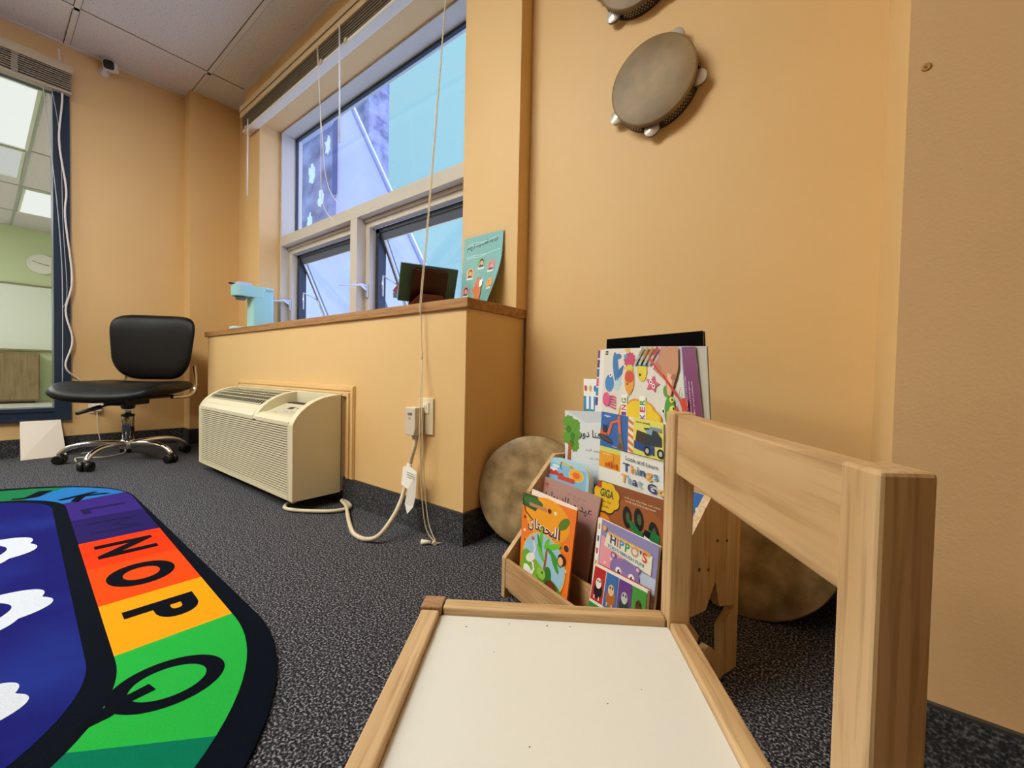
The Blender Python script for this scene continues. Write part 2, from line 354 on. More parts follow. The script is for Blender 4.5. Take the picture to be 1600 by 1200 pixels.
for x in (-2.125, -3.075):                              # cam handles, levers standing into the room
    m = MB(O)
    m.box(x-.012, x+.008, 1.362, 1.372, .965, 1.045); m.tube([(x, 1.365, 1.03), (x, 1.335, 1.035)], .008)
    m.prism([(1.34, 1.042), (1.345, 1.028), (1.20, 1.004), (1.20, 1.010)], x-.007, x+.007, 'x')
    m.prism([(1.365, 1.0), (1.365, 1.02), (1.32, 1.035), (1.315, 1.028)], x-.005, x+.005, 'x')
    link('handle', m, ALU, win, .001)

# ---------------------------------------------------------------- interior window into the next room
w2 = bpy.data.objects.new('window_2', None); COL.objects.link(w2); w2['kind'] = 'structure'; w2.location = (XL, -.5, .25)
O = (XL, -.5, .25)
NAVY = M('#1b2f45', .35)
mb = MB(O)
for a, b, c, d, dx in ((.29, .361, .205, 2.30, .02), (-1.42, -1.35, .205, 2.30, .02)): mb.box(-3.88, XL+dx, a, b, c, d)
for z0, z1, dx in ((.205, .222, .022), (.222, .262, .014), (.262, .285, .02), (2.215, 2.30, .02)): mb.box(-3.88, XL+dx, -1.35, .29, z0, z1)
link('window_frame', mb, NAVY, w2, .001)
mb = MB(O); mb.box(-3.80, -3.794, -1.35, .29, .285, 2.215); link('glass', mb, clear_glass('inner_glass', (.96, .97, .96, 1), .8), w2)

# next room behind that window
GREEN = M('#c9d6b0', .7)
mb = MB(); mb.box(-9.4, -9.253, -3.5, 1.4, 0, CH); struct('wall_next_room_far', mb, GREEN)
mb = MB(); mb.box(-9.253, -3.9, 1.3, 1.4, 0, CH); mb.box(-9.253, -3.9, -3.5, -3.4, 0, CH); struct('wall_next_room_sides', mb, GREEN)
mb = MB(); mb.box(-9.4, -3.9, -3.5, 1.4, CH, CH+.05); struct('ceiling_next_room', mb, noise_mat('next_ceiling', '#cfc6cf', '#e2dae2', (90, 90, 90), .9))
mb = MB()
for x in (-5.895, -7.12, -8.34, -4.49): mb.box(x-.012, x+.012, -3.4, 1.3, CH-.006, CH)
for y in (-.3, .31, .92, -.91): mb.box(-9.25, -3.9, y-.012, y+.012, CH-.006, CH)
struct('trim_next_room', mb, M('#a9aea6', .6))
for i, (x0, x1, y0, y1, s, lab) in enumerate(((-5.88, -4.51, -.29, .30, .97, 'large bright ceiling light panel nearest the window in the green room'),
                                (-6.85, -5.93, -.29, .29, .62, 'dimmer ceiling light panel next to the largest bright panel'),
                                (-8.32, -7.16, .33, .91, .97, 'bright ceiling light panel farthest away in the green room'))):
    t = thing('ceiling_light', lab, 'ceiling light', ((x0+x1)/2, (y0+y1)/2, CH-.006), group='ceiling lights of the next room')
    O = t.location
    m = MB(O); m.box(x0, x1, y0, y0+.02, CH-.015, CH-.001); m.box(x0, x1, y1-.02, y1, CH-.015, CH-.001); m.box(x0, x0+.02, y0+.02, y1-.02, CH-.015, CH-.001); m.box(x1-.02, x1, y0+.02, y1-.02, CH-.015, CH-.001)
    link('light_frame', m, M('#d8dcd2'), t)
    m = MB(O); m.box(x0+.02, x1-.02, y0+.02, y1-.02, CH-.01, CH-.004); link('diffuser', m, emit('next_light', (.97, 1, .95, 1), s), t)
for x in (-5.2, -7.7):  # unseen panels, added with strong output to brighten the green room
    t = thing('ceiling_light', 'added fill light panel of the green room, unseen from the window', 'ceiling light', (x, -1.6, CH-.006), group='added fill lights of the next room out of view')
    m = MB(); m.box(-.6, .6, -.29, .29, -.004, .004); link('diffuser', m, emit('next_light', (1, .98, 1, 1), 28), t)
t = thing('whiteboard', 'long whiteboard on the green wall beyond the window', 'whiteboard', (-9.25, 0, .74))
m = MB(t.location); m.box(-9.25, -9.235, -2.2, 1.2, .76, 1.67); link('board', m, M('#e3ebe4', .25), t)
m = MB(t.location); m.box(-9.25, -9.225, -2.22, 1.22, 1.67, 1.695); m.box(-9.25, -9.20, -2.22, 1.22, .735, .76); link('frame', m, M('#8d8c6c', .5), t)
t = thing('wall_clock', 'round white wall clock on the green wall above the whiteboard', 'clock', (-9.25, .60, 2.01))
m = MB(); m.lathe([(.145, .0), (.148, .02), (.135, .035), (.128, .028)], axis='x', m=M('#e8e9e4', .4)); link('clock_case', m, None, t)
m = MB(); m.lathe([(.13, .024), (.0, .025)], axis='x', m=M('#f0f1ec', .5))
for k in range(12):
    a = k*math.pi/6; m.box(.0255, .0265, .11*math.sin(a)-.005, .11*math.sin(a)+.005, .11*math.cos(a)-.007, .11*math.cos(a)+.007, BLACKP)
link('clock_face', m, None, t)
m = MB(); m.tube([(.03, 0, 0), (.03, -.10, .035)], .003, BLACKP); m.tube([(.032, 0, 0), (.032, .065, -.01)], .004, BLACKP); link('clock_hand', m, None, t)
t = thing('wooden_cabinet', 'low brown wooden cabinet against the green wall under the whiteboard', 'cabinet', (-9.0, -.4, 0))
m = MB(t.location); m.box(-9.25, -8.9, -1.4, .55, .03, .70); link('cabinet_body', m, wood('cab', '#8b7658', '#786446', 'z', .5), t, .004)
m = MB(t.location); m.box(-8.9, -8.885, -.42, .54, .05, .69); m.box(-8.9, -8.885, -1.39, -.43, .05, .69); link('door', m, wood('cab2', '#93805f', '#7d6a4b', 'z', .5), t, .003)
m = MB(t.location); m.box(-9.2, -8.92, -1.35, .5, 0, .03); link('plinth', m, BLACKP, t)

# ---------------------------------------------------------------- buildings outside the window
LAV = noise_mat('lavender_render', '#cbc8d6', '#d4d1dd', (1.2, 1.2, 1.2), .85, bump=.1)
t = thing('neighbouring_house', 'pale lavender rendered house with sloping gable edge outside the window', 'building', (-9, 5.6, -2))
m = MB(t.location); m.prism([(-16, -2), (-3.1, -2), (-8.36, 6.13), (-9.2, 7.5), (-16, 7.5)], 5.0, 5.1, 'y'); link('wall', m, LAV, t)
m = MB(t.location); m.tube([(-3.06, 4.98, -2), (-8.38, 4.98, 6.17)], .035); link('gable_edge', m, M('#7f83a6', .8), t)
PEEL = noise_mat('weathered_panel', '#65677f', '#9a9cb4', (2.2, 2.2, 3.0), .9, bump=.3)
m = MB(t.location); m.box(-10.9, -9.02, 4.93, 5.0, 3.45, 6.1, PEEL)
for x in (-10.55, -10.2, -9.85, -9.4): m.box(x, x+.12, 4.88, 4.93, 6.1, 8.2, M('#7f86a6', .8))
m.box(-10.9, -9.02, 4.92, 5.0, 6.1, 8.2, M('#aab2d8', .8)); m.box(-10.9, -9.0, 4.85, 4.95, 6.02, 6.14, M('#c6cdec', .8)); m.box(-9.02, -8.97, 4.9, 4.98, 4.5, 8.2, M('#5d6486', .8))
link('weathered_panel', m, None, t)
rnd = random.Random(3)
for i, (x, z, r) in enumerate(((-9.25, 5.65, .17), (-10.0, 5.2, .19), (-10.7, 5.35, .14), (-9.55, 4.5, .15), (-10.75, 4.5, .15), (-10.1, 4.1, .15), (-10.6, 3.75, .13))):
    m = MB(t.location); pts = []
    for k in range(16):
        a = 2*math.pi*k/16; q = r*(.5+.75*rnd.random())
        pts.append((x+q*.8*math.cos(a), z+q*1.2*math.sin(a)))
    m.prism(pts, 4.915, 4.93, 'y'); link('peeling_patch', m, M('#e4edfa', .7), t)
t = thing('chimney_stack', 'grey weathered tower rising behind the lavender house gable', 'building', (-9.2, 9.6, -2))
m = MB(t.location); m.box(-15.6, -14.45, 9.3, 10.2, -2, 16, PEEL); link('shaft', m, None, t)

# ================================================================ WINDOW-SIDE THINGS
# blind over the exterior window
t = thing('window_blind', 'raised cream venetian blind stacked above the exterior window', 'blind', (-2.2, YW, 2.2)); O = t.location
BLC = M('#d8bd90', .5); CORD = M('#e8dfcb', .6)
m = MB(O); m.box(-3.29, -1.10, 1.128, YW-.001, 2.285, 2.335); m.box(-3.29, -1.10, 1.122, 1.130, 2.262, 2.295); m.box(-3.29, -1.10, 1.118, 1.122, 2.30, 2.335); link('headrail', m, BLC, t, .001)
m = MB(O)
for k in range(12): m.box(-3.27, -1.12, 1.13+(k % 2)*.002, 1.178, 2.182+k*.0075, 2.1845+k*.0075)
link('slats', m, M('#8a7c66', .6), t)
m = MB(O); m.box(-3.27, -1.12, 1.130, 1.178, 2.162, 2.178); link('bottom_rail', m, M('#e9e2d2', .45), t, .002)
for x in (-3.20, -2.20, -1.96, -1.2):
    m = MB(O); m.box(x-.012, x+.012, 1.124, 1.18, 2.165, 2.185); link('rail_clip', m, M('#cdbf9f', .5), t)
m = MB(O); m.tube([(-1.995, 1.115, 2.26), (-1.985, 1.115, 1.68)], .0042); link('tilt_wand', m, M('#f0f2f4', .3), t)
m = MB(O); m.tube([(-3.13, 1.115, 2.20), (-3.135, 1.115, 1.70)], .0042); link('tilt_wand', m, M('#ece5d8', .4), t)
m = MB(O)
m.tube([(-2.23, 1.12, 2.26), (-2.17, 1.12, 1.8), (-2.13, 1.14, 1.5), (-2.0, 1.20, 1.36), (-1.93, 1.27, 1.40)], .0016, smooth_pts=6)
m.tube([(-2.22, 1.12, 2.26), (-2.18, 1.12, 1.8), (-2.18, 1.13, 1.45), (-2.12, 1.17, 1.33)], .0016, smooth_pts=6)
link('ladder_cord', m, CORD, t)
m = MB(O)
m.tube([(-1.245, 1.105, 2.28), (-1.222, 1.11, 1.98)], .0028)
m.tube([(-1.222, 1.11, 1.98), (-1.15, .99, 1.2), (-1.119, .928, .79), (-1.118, .926, .74), (-1.112, .928, .60)], .0017, smooth_pts=5)
m.tube([(-1.224, 1.11, 1.98), (-1.156, .99, 1.2), (-1.126, .928, .79), (-1.12, .926, .74), (-1.112, .928, .60)], .0017, smooth_pts=5)
m.tube([(-1.112, .928, .62), (-1.112, .928, .59)], .0035)
m.tube([(-1.112, .928, .60), (-1.075, .90, .42), (-1.065, .905, .20), (-1.04, .905, .06), (-1.0, .90, .006), (-1.02, .885, .004)], .0017, smooth_pts=5)
m.tube([(-1.112, .928, .60), (-1.085, .90, .42), (-1.075, .90, .20), (-1.05, .90, .05), (-1.01, .905, .004), (-.985, .91, .004), (-1.005, .885, .004)], .0017, smooth_pts=5)
link('pull_cord', m, M('#d9cbaa', .6), t)
m = MB(O); m.tube([(-1.005, .885, .008), (-1.03, .868, .008)], [.005, .009]); m.tube([(-1.0, .895, .007), (-.99, .889, .007)], [.006, .007]); link('cord_tassel', m, M('#efe6cf', .5), t)

# blind over the interior window
t = thing('window_blind', 'raised grey blind stacked above the navy interior window', 'blind', (XL, -.5, 2.25)); O = t.location
m = MB(O); m.box(XL, -3.72, -1.4, .372, 2.315, 2.365); m.box(-3.72, -3.715, -1.4, .374, 2.31, 2.355); link('headrail', m, M('#c9b795', .5), t, .001)
m = MB(O)
for k in range(8): m.box(XL+.003, -3.716+(k % 2)*.002, -1.39, .365, 2.212+k*.0125, 2.2165+k*.0125, M('#a3967f', .6))
m.box(XL+.006, -3.735, -1.38, .36, 2.205, 2.312, M('#4e463a', .7)); link('slats', m, None, t)
m = MB(O); m.box(XL+.003, -3.722, -1.39, .366, 2.188, 2.204); link('bottom_rail', m, M('#b9ac93', .45), t, .001)
for y in (.13, -.4): m = MB(O); m.box(-3.722, -3.717, y, y+.025, 2.2, 2.31); link('ladder_tape', m, M('#8f8878', .6), t)
m = MB(O)
m.tube([(-3.745, .25, 2.2), (-3.75, .30, 1.6), (-3.752, .322, 1.2), (-3.752, .326, .9), (-3.755, .324, .43)], .0022, smooth_pts=6)
m.tube([(-3.745, .285, 2.2), (-3.75, .32, 1.9), (-3.752, .33, 1.4), (-3.752, .345, 1.0), (-3.752, .328, .9)], .0016, smooth_pts=6)
link('pull_cord', m, M('#b9bec4', .6), t)
# loose white cable beside the navy frame
m = MB(); m.tube([(-3.742, .315, 2.44), (-3.742, .329, 2.17), (-3.744, .315, 1.9), (-3.744, .343, 1.62), (-3.744, .338, 1.45), (-3.744, .366, 1.08), (-3.744, .338, .88), (-3.746, .367, .70), (-3.75, .337, .54), (-3.77, .395, .46), (-3.775, .45, .40), (-3.775, .47, .30)], .0048, smooth_pts=7)
tag(link('power_cable', m, M('#e9e4dc', .5)), 'wavy white cable hanging down over the navy window frame', 'cable')
# security camera
t = thing('security_camera', 'small white security camera with black face under the ceiling', 'camera', (XL, .525, 2.45))
m = MB(); m.lathe([(.0, .0), (.028, .0), (.028, .012), (.012, .02), (.010, .045), (0, .046)], c=(0, -.01, -.02), axis='x'); link('mount', m, M('#e7e0d4', .4), t)
RB = Matrix.Rotation(R(-25), 3, 'Z') @ Matrix.Rotation(R(12), 3, 'Y')
def cambox(m, x0, x1, hw, hh, mat, n=20):
    vs = []
    for x in (x0, x1):
        for k in range(n):
            a = 2*math.pi*k/n; c, s_ = math.cos(a), math.sin(a)
            p = Vector((x, hw*math.copysign(abs(c)**.5, c), hh*math.copysign(abs(s_)**.5, s_))); vs.append(RB @ p + Vector((.05, .02, .008)))
    m.add(vs, [list(range(n)), list(range(n, 2*n))], mat); m.add(vs, [(k, (k+1) % n, n+(k+1) % n, n+k) for k in range(n)], mat, True)
m = MB(); cambox(m, -.02, .045, .031, .031, M('#efe9df', .35)); link('camera_body', m, None, t)
m = MB(); cambox(m, .045, .050, .026, .026, M('#08080a', .15)); link('camera_face', m, None, t)

# outlet, adapter and leaning board on the left wall
t = thing('wall_outlet', 'white double outlet on the left wall behind the office chair', 'outlet', (XL, .475, .30))
m = MB(); m.box(0, .006, -.036, .036, -.058, .058); link('cover_plate', m, M('#eadfcd', .4), t, .002)
m = MB(); m.box(.006, .009, -.017, .017, .008, .036); m.box(.006, .009, -.017, .017, -.036, -.008); link('socket', m, M('#f2eadb', .4), t, .001)
t = thing('power_adapter', 'small white plug adapter with thin cable low on the left wall', 'adapter', (XL+.009, .475, .28))
m = MB(); m.box(0, .03, -.02, .02, -.025, .02); link('adapter_body', m, M('#efe7da', .4), t, .004)
m = MB(); m.tube([(.02, 0, -.025), (.03, 0, -.12), (.03, .01, -.20), (.05, .02, -.272), (.08, -.03, -.276), (.10, -.08, -.276)], .0022, smooth_pts=6); link('thin_cable', m, CORD, t)
t = thing('power_cable', 'white cable curving down the wall behind the office chair post', 'cable', (-3.76, .6, 0))
m = MB(t.location); m.tube([(-3.768, .53, .345), (-3.74, .58, .36), (-3.72, .63, .30), (-3.72, .64, .18), (-3.72, .60, .06), (-3.70, .60, .008), (-3.5, .56, .006), (-3.42, .46, .006), (-3.5, .36, .006), (-3.36, .34, .006)], .0035, smooth_pts=6); link('cable_run', m, M('#ddd3bf', .5), t)
m = MB(); L_ = [(-3.635, .149, 0), (-3.661, .328, 0)]
m.add([(-3.628, .149, .002), (-3.652, .330, .002), (-3.752, .315, .212), (-3.745, .152, .212), (-3.634, .149, .0), (-3.658, .330, .0), (-3.758, .315, .210), (-3.751, .152, .210)],
      [(0, 1, 2, 3), (7, 6, 5, 4), (0, 4, 5, 1), (1, 5, 6, 2), (2, 6, 7, 3), (3, 7, 4, 0)])
tag(link('blank_board', m, M('#efe6da', .5)), 'blank white board leaning on the wall under the navy window', 'board')

# ---------------------------------------------------------------- things on the sill
t = thing('coffee_maker', 'light blue single serve coffee maker at the left end of the sill', 'coffee maker', (-3.05, 1.12, .786))
AQ = M('#a3dde0', .3)
def rr(hw, hy, r, cx=0, cy=0, n=6):
    P = []
    for sx, sy, a0 in ((1, 1, 0), (-1, 1, 90), (-1, -1, 180), (1, -1, 270)):
        for k in range(n+1):
            a = R(a0+90*k/n); P.append((cx+sx*(hw-r)+r*math.cos(a), cy+sy*(hy-r)+r*math.sin(a)))
    return P
m = MB(); m.prism(rr(.055, .066, .02, 0, .047), .0, .275, 'z'); link('body', m, AQ, t, .003)
m = MB(); m.prism(rr(.0565, .10, .045, 0, -.02), .225, .297, 'z'); link('brew_head', m, AQ, t, .004)
m = MB(); m.prism(rr(.052, .06, .03, 0, -.065), .0, .03, 'z'); link('drip_tray', m, M('#b9e6e6', .3), t, .003)
m = MB(); m.prism(rr(.045, .045, .02, 0, -.055), .297, .315, 'z'); link('lid', m, M('#c7c9e6', .25), t, .003)
m = MB(); m.prism(rr(.052, .028, .015, 0, .080), .277, .287, 'z', M('#8fc6d6', .3)); m.prism(rr(.054, .032, .015, 0, .080), .287, .298, 'z', M('#b5e8ee', .3)); link('tank_lid', m, None, t, .001)
m = MB(); m.box(-.015, .015, -.135, -.105, .297, .306); link('handle_tab', m, BLACKP, t, .002)
m = MB(); m.lathe([(.028, .205), (.03, .225)], c=(0, -.07, 0)); link('spout', m, M('#6c8a8a', .4), t)

t = thing('book_stand', 'dark brown stand holding a green book on the window sill', 'book stand', (-1.29, 1.09, .786), math.atan2(.905, .425))
# local +x runs along the book, local -y faces the room; the top tilts toward the room
TL_ = R(24)
def tilt(x, z, d): return (x, -math.sin(TL_)*z + d*math.cos(TL_), .006+math.cos(TL_)*z + d*math.sin(TL_))
def tplate(m, pts, d0, d1, mat=None):
    n = len(pts); vs = [tilt(x, z, d0) for x, z in pts]+[tilt(x, z, d1) for x, z in pts]
    m.add(vs, [list(range(n))[::-1], list(range(n, 2*n))]+[(i, (i+1) % n, n+(i+1) % n, n+i) for i in range(n)], mat)
DBR = M('#3a1712', .3)
m = MB(); tplate(m, rr(.07, .082, .02, 0, .085), -.012, -.004); tplate(m, [(-.055, .155), (.055, .155), (.05, .160), (-.05, .160)], -.018, -.012); link('back_plate', m, DBR, t, .002)
m = MB(); m.prism([(-.09, .0), (.09, .0), (.075, .02), (.04, .055), (-.04, .055), (-.075, .02)], -.085, -.075, 'y'); m.box(-.09, .09, -.085, .03, 0, .006); link('foot', m, M('#5a2a18', .35), t, .002)
bk_ = thing('hardback_book', 'green hardback book propped open on the dark brown stand', 'book', t.location, t.rotation_euler[2])
m = MB(); tplate(m, [(-.11, .03), (.11, .03), (.11, .172), (-.11, .172)], .0, .003); tplate(m, [(-.11, .03), (.11, .03), (.11, .172), (-.11, .172)], .012, .015); link('cover', m, M('#47705f', .5), bk_, .001)
m = MB(); tplate(m, [(-.107, .033), (.107, .033), (.107, .169), (-.107, .169)], .003, .012); link('pages', m, M('#e8ecdf', .7), bk_)
m = MB(); m.prism([(-.128, .07), (-.118, .085), (-.105, .10), (-.11, .06)], .0, .002, 'y', M('#d27b8f')); m.box(-.125, -.11, .0, .003, .045, .065, M('#7fa0b0')); link('loose_page', m, None, bk_)

t = thing('handwashing_poster', 'teal poster in a plastic sleeve leaning beside the window', 'poster', (-1.07, 1.16, .786))
def pfn(u, v, h):
    x = -1.166+.196*u; z = .788+.284*v; lean = .034*(1-v)
    curl = .055*max(0, (u-.45)/.55)**2*max(0, (.75-v)/.75)**1.6
    return (x+(-.012*max(0, (.6-v))*u*2), YW-.006-lean*.6-curl-h, z+.012*u*max(0, (.5-v)))
m = MB(t.location); A = Art(m, pfn, .69)
A.L = 3; A.rect(0, 0, 1, 1, '#84c6c6', 14)
A.text(shape_ar('اليد بعد اللعب وبعد الحمام'), .10, .80, .78, .085, '#0d3552', .035, skew=.055)
for k, (u0, v0, u1) in enumerate(((.12, .89, .9), (.1, .865, .6), (.08, .72, .95), (.1, .695, .7))): A.line([(u0+(u1-u0)*i/8, v0+.035*i/8+.01*math.sin(i)) for i in range(9)], .010, '#d7eef0')
for (u, v, c, hc, bc) in ((.22, .50, '#f2bf77', '#5b3424', '#3a3f55'), (.50, .62, '#7fc08b', '#1c2030', '#223a5f'), (.77, .56, '#e7969b', '#49302c', '#2a5d7f'), (.82, .32, '#f2b565', '#4a2420', '#8f4a3c'), (.14, .26, '#e79a9c', '#231c2c', '#2c6a88')):
    A.ell(u, v, .10, .075, c); A.ell(u, v-.05, .055, .028, bc); A.ell(u+.01, v+.012, .052, .042, hc); A.ell(u+.01, v, .038, .032, '#f0bd96'); A.rect(u-.085, v-.088, u+.085, v-.058, '#f3f3ec')
A.ell(.47, .22, .10, .10, '#e58c5a')
for dx, hh, rr_ in ((-.085, .30, 12), (-.035, .36, 4), (.02, .37, -3), (.075, .33, -10)): A.ell(.48+dx, hh, .026, .075, '#e58c5a', rot=rr_)
A.ell(.36, .25, .024, .06, '#e58c5a', rot=48)
A.ell(.50, .02, .17, .115, '#e4665e', a0=0, a1=180); A.rect(.33, .0, .67, .05, '#e4665e')
for u, v in ((.40, .06), (.56, .09), (.63, .03)): A.ell(u, v, .038, .03, '#f6ede2')
link('poster_sheet', m, None, t)
m = MB(t.location); m.grid(lambda a, b: pfn(-.06+1.14*a, -.0+1.03*b, .0045), 14, 14, clear_glass('plastic_sleeve', (.985, .99, .99, 1), 1.0, .05)); link('plastic_sleeve', m, None, t)

# ---------------------------------------------------------------- air conditioner
t = thing('air_conditioner', 'beige wall mounted air conditioner with louvred front below the sill', 'air conditioner', (-2.15, .84, .045)); O = t.location
prof = [(.925, .045), (.73, .045), (.73, .335), (.733, .347), (.745, .369), (.762, .389), (.785, .408), (.815, .426), (.85, .439), (.89, .447), (.925, .450)]
top = prof[3:]
def tz(y):
    for (a, b), (c, d) in zip(top, top[1:]):
        if a <= y <= c: return b+(d-b)*(y-a)/(c-a)
    return .45
X0, X1 = -2.69, -1.612; XV0, XV1 = -2.655, -1.985; XC1 = -1.65
low = [(.925, .045), (.742, .045), (.742, .325), (.75, .34), (.925, .40)]
m = MB(O)
m.prism(prof, X0, XV0, 'x'); m.prism([(.925, .34), (.742, .332)]+prof[2:], XV1, XV1+.03, 'x'); m.prism(prof, XC1, X1, 'x')
m.prism(low, XV0, XC1, 'x')
m.prism([(.742, .330), (.73, .330), (.73, .347), (.745, .369), (.765, .391), (.765, .375)], XV0, XV1, 'x')
m.prism([(.742, .330), (.73, .330), (.73, .347), (.745, .362), (.765, .366), (.765, .345)], XV1+.03, XC1, 'x')
m.box(XV0, XC1, .905, .925, .38, .450); m.box(XV0, XC1, .73, .742, .045, .062)
m.prism([(.742, .352), (.86, .398), (.86, .38), (.742, .33)], XV1+.03, XC1, 'x')
link('cabinet', m, CREAM, t, .002)
m = MB(O); m.box(XV1+.032, XC1-.002, .862, .904, .36, .40); m.box(XV0, XV1, .765, .905, .36, .385); m.box(XV0+.001, XC1-.001, .735, .745, .063, .329); m.prism([(y_, tz(y_)-.012) for y_ in (.768, .79, .82, .86, .903)]+[(.903, .37), (.768, .37)], XV0+.001, XV1-.001, 'x'); link('dark_interior', m, M('#23221d', .8), t)
m = MB(O)
for k in range(27):
    z = .066+k*.0098; m.prism([(.7305, z), (.7305, z+.0055), (.7335, z+.0055), (.7335, z)], XV0, XC1, 'x')
for x in (XV0, XC1-.004): m.box(x, x+.004, .73, .742, .062, .333)
link('front_grille', m, M('#e2dabb', .45), t)
m = MB(O)
ys = [.768+.0225*k for k in range(7)]
for y in ys: m.prism([(y, tz(y)-.0018), (y, tz(y)-.0008), (y+.003, tz(y+.003)-.0008), (y+.003, tz(y+.003)-.0018)], XV0, XV1, 'x')
for k in range(25):
    x = XV0+.01+k*(XV1-XV0-.02)/24
    pp = [(.765+.014*i, tz(.765+.014*i)-.0006) for i in range(11)]; qq = [(a, b-.0012) for a, b in pp[::-1]]; m.prism(pp+qq, x-.0016, x+.0016, 'x')
link('top_vent', m, M('#cfcaa8', .5), t)
m = MB(O); m.box(X0+.004, X1-.004, .93, .945, .05, .455); link('wall_sleeve', m, M('#c3b78f', .5), t)
m = MB(O); m.box(X0+.01, X1-.006, .923, .932, .055, .445); link('seam_gap', m, M('#2a2419', .8), t)
m = MB(O)
def cfn(u, v, h):
    x = XV1+.05+(XC1-XV1-.07)*u; y = .748+.108*v; return (x, y-.35*h, .354+.39*(y-.748)+h)
A = Art(m, cfn, 2); A.L = 4; A.rect(0, .05, 1, .95, '#c9c4b0'); A.rect(.3, .62, .48, .8, '#3c3327')
for u, v in ((.55, .7), (.68, .7), (.35, .4), (.48, .38), (.6, .42), (.72, .4), (.85, .42), (.2, .25), (.85, .7)): A.rect(u, v, u+.06, v+.07, '#8f8a78')
link('control_panel', m, None, t)
m = MB(O)
m.tube([(-1.70, .80, .045), (-1.70, .78, .02), (-1.735, .775, .010), (-1.68, .735, .009), (-1.60, .765, .009), (-1.51, .835, .010), (-1.50, .90, .010), (-1.56, .925, .012), (-1.575, .91, .020), (-1.50, .885, .020),
        (-1.43, .85, .012), (-1.33, .80, .010), (-1.245, .765, .009), (-1.175, .765, .010), (-1.135, .79, .03), (-1.145, .86, .09), (-1.155, .905, .17), (-1.145, .912, .24), (-1.125, .915, .30), (-1.12, .918, .335)], .0072, smooth_pts=7)
link('power_cord', m, M('#d8ccae', .45), t)
m = MB(O); m.prism([(-1.150, .335), (-1.11, .335), (-1.103, .36), (-1.103, .43), (-1.157, .43), (-1.157, .36)], .895, .934, 'y'); m.tube([(-1.128, .915, .32), (-1.13, .915, .34)], [.009, .011])
plug = link('plug', m, M('#d9cfba', .4), t, .003)
m = MB(O); m.box(-1.140, -1.120, .893, .895, .405, .412, M('#7a7464')); m.box(-1.137, -1.127, .893, .895, .39, .397, M('#b8ae98')); link('test_button', m, None, plug)
m = MB(O)
m.add([(-1.165, .897, .225), (-1.14, .90, .232), (-1.09, .895, .218), (-1.093, .893, .135), (-1.125, .886, .155), (-1.165, .89, .165), (-1.10, .89, .10), (-1.118, .88, .075), (-1.138, .885, .105)], [(0, 1, 5), (1, 2, 4, 5), (2, 3, 4), (3, 6, 4), (6, 7, 8), (4, 6, 8)], M('#f1eee4', .5))
m.tube([(-1.158, .903, .165), (-1.147, .911, .235)], .0095, M('#e9e4d6', .5))
def tagfn(u, v, h): return (-1.138+.044*u, .894-.004*v-h, .165+.055*v-.006*u)
A = Art(m, tagfn)
for k in range(6): A.rect(.05, .08+k*.15, .9, .13+k*.15, '#8d8a84')
link('warning_tag', m, None, t)

t = thing('wall_outlet', 'beige wall outlet beside the corner of the window bay', 'outlet', (-1.100, YB, .40))
m = MB(); m.box(-.036, .036, -.007, 0, -.062, .062); link('cover_plate', m, M('#eedfba', .4), t, .002)
m = MB(); m.box(-.017, .017, -.010, -.007, .01, .046, M('#efe5cb', .4)); m.box(-.006, -.004, -.0105, -.010, .025, .036, BLACKP); m.box(.004, .006, -.0105, -.010, .025, .036, BLACKP); link('socket', m, None, t)

# ---------------------------------------------------------------- office chair
t = thing('office_chair', 'black faux leather office chair with chrome five star base', 'office chair', (-3.25, .54, 0), R(48))
LEA = noise_mat('black_leatherette', '#030304', '#060608', (60, 60, 60), .42, bump=.15, bscale=400, spec=.28)
def sup(c): return math.copysign(abs(c)**.42, c)
def disc(b):
    q = 2*b-1; u = min(1-abs(q), 1)**.8; return u, math.copysign(1, q)*math.sqrt(max(0, 1-u**5))
def seat_fn(a, b):
    th = 2*math.pi*a; u, w = disc(b)
    x = .262*sup(math.cos(th))*u; y = .255*sup(math.sin(th))*u; z = .042*w
    z += .022*(abs(x)/.26)**2 - .045*max(0, (-y-.12)/.13)**1.5 + .012*max(0, (y-.1)/.15)
    return (x, y-.01, .412+z)
m = MB(); m.grid(seat_fn, 72, 32); seat = link('seat', m, LEA, t)
m = MB(); m.box(-.16, .16, -.15, .15, .362, .378); link('seat_pan', m, BLACKP, seat, .01)
def back_fn(a, b):
    th = 2*math.pi*a; u, w = disc(b); zn = sup(math.sin(th))*u
    zz = .205*zn; wd = .228+.022*max(0, zn)-.055*max(0, -zn)**2; xx = wd*sup(math.cos(th))*u
    return (xx, .255+.030*w-.9*xx**2+.10*zz, .672+zz)
m = MB(); m.grid(back_fn, 72, 32); link('backrest', m, LEA, t)
for sx in (-1, 1):
    m = MB(); m.tube([(sx*.17, .10, .365), (sx*.195, .20, .365), (sx*.205, .265, .39), (sx*.205, .29, .46), (sx*.19, .30, .56)], .011, smooth_pts=6, n=12); link('back_support', m, CHROME, t)
m = MB(); m.box(-.06, .06, -.10, .09, .325, .365); m.lathe([(.03, .30), (.034, .33)]); link('tilt_mechanism', m, BLACKP, t, .008)
m = MB(); m.tube([(.02, -.06, .350), (-.01, -.20, .325)], .005); m.tube([(-.008, -.19, .327), (-.045, -.29, .30)], [.012, .009]); link('height_lever', m, BLACKP, t)
m = MB(); m.lathe([(.028, .09), (.028, .265), (.024, .27)], m=M('#8a8c92', .15, 1.0)); m.lathe([(.015, .26), (.015, .33)], m=CHROME); m.lathe([(.031, .258), (.031, .268), (.02, .272)], m=BLACKP); link('gas_lift', m, None, t)
base_ = MB(); base_.lathe([(.0, .07), (.034, .07), (.038, .085), (.036, .115), (.028, .125), (0, .125)])
base_ = link('base_hub', base_, CHROME, t)
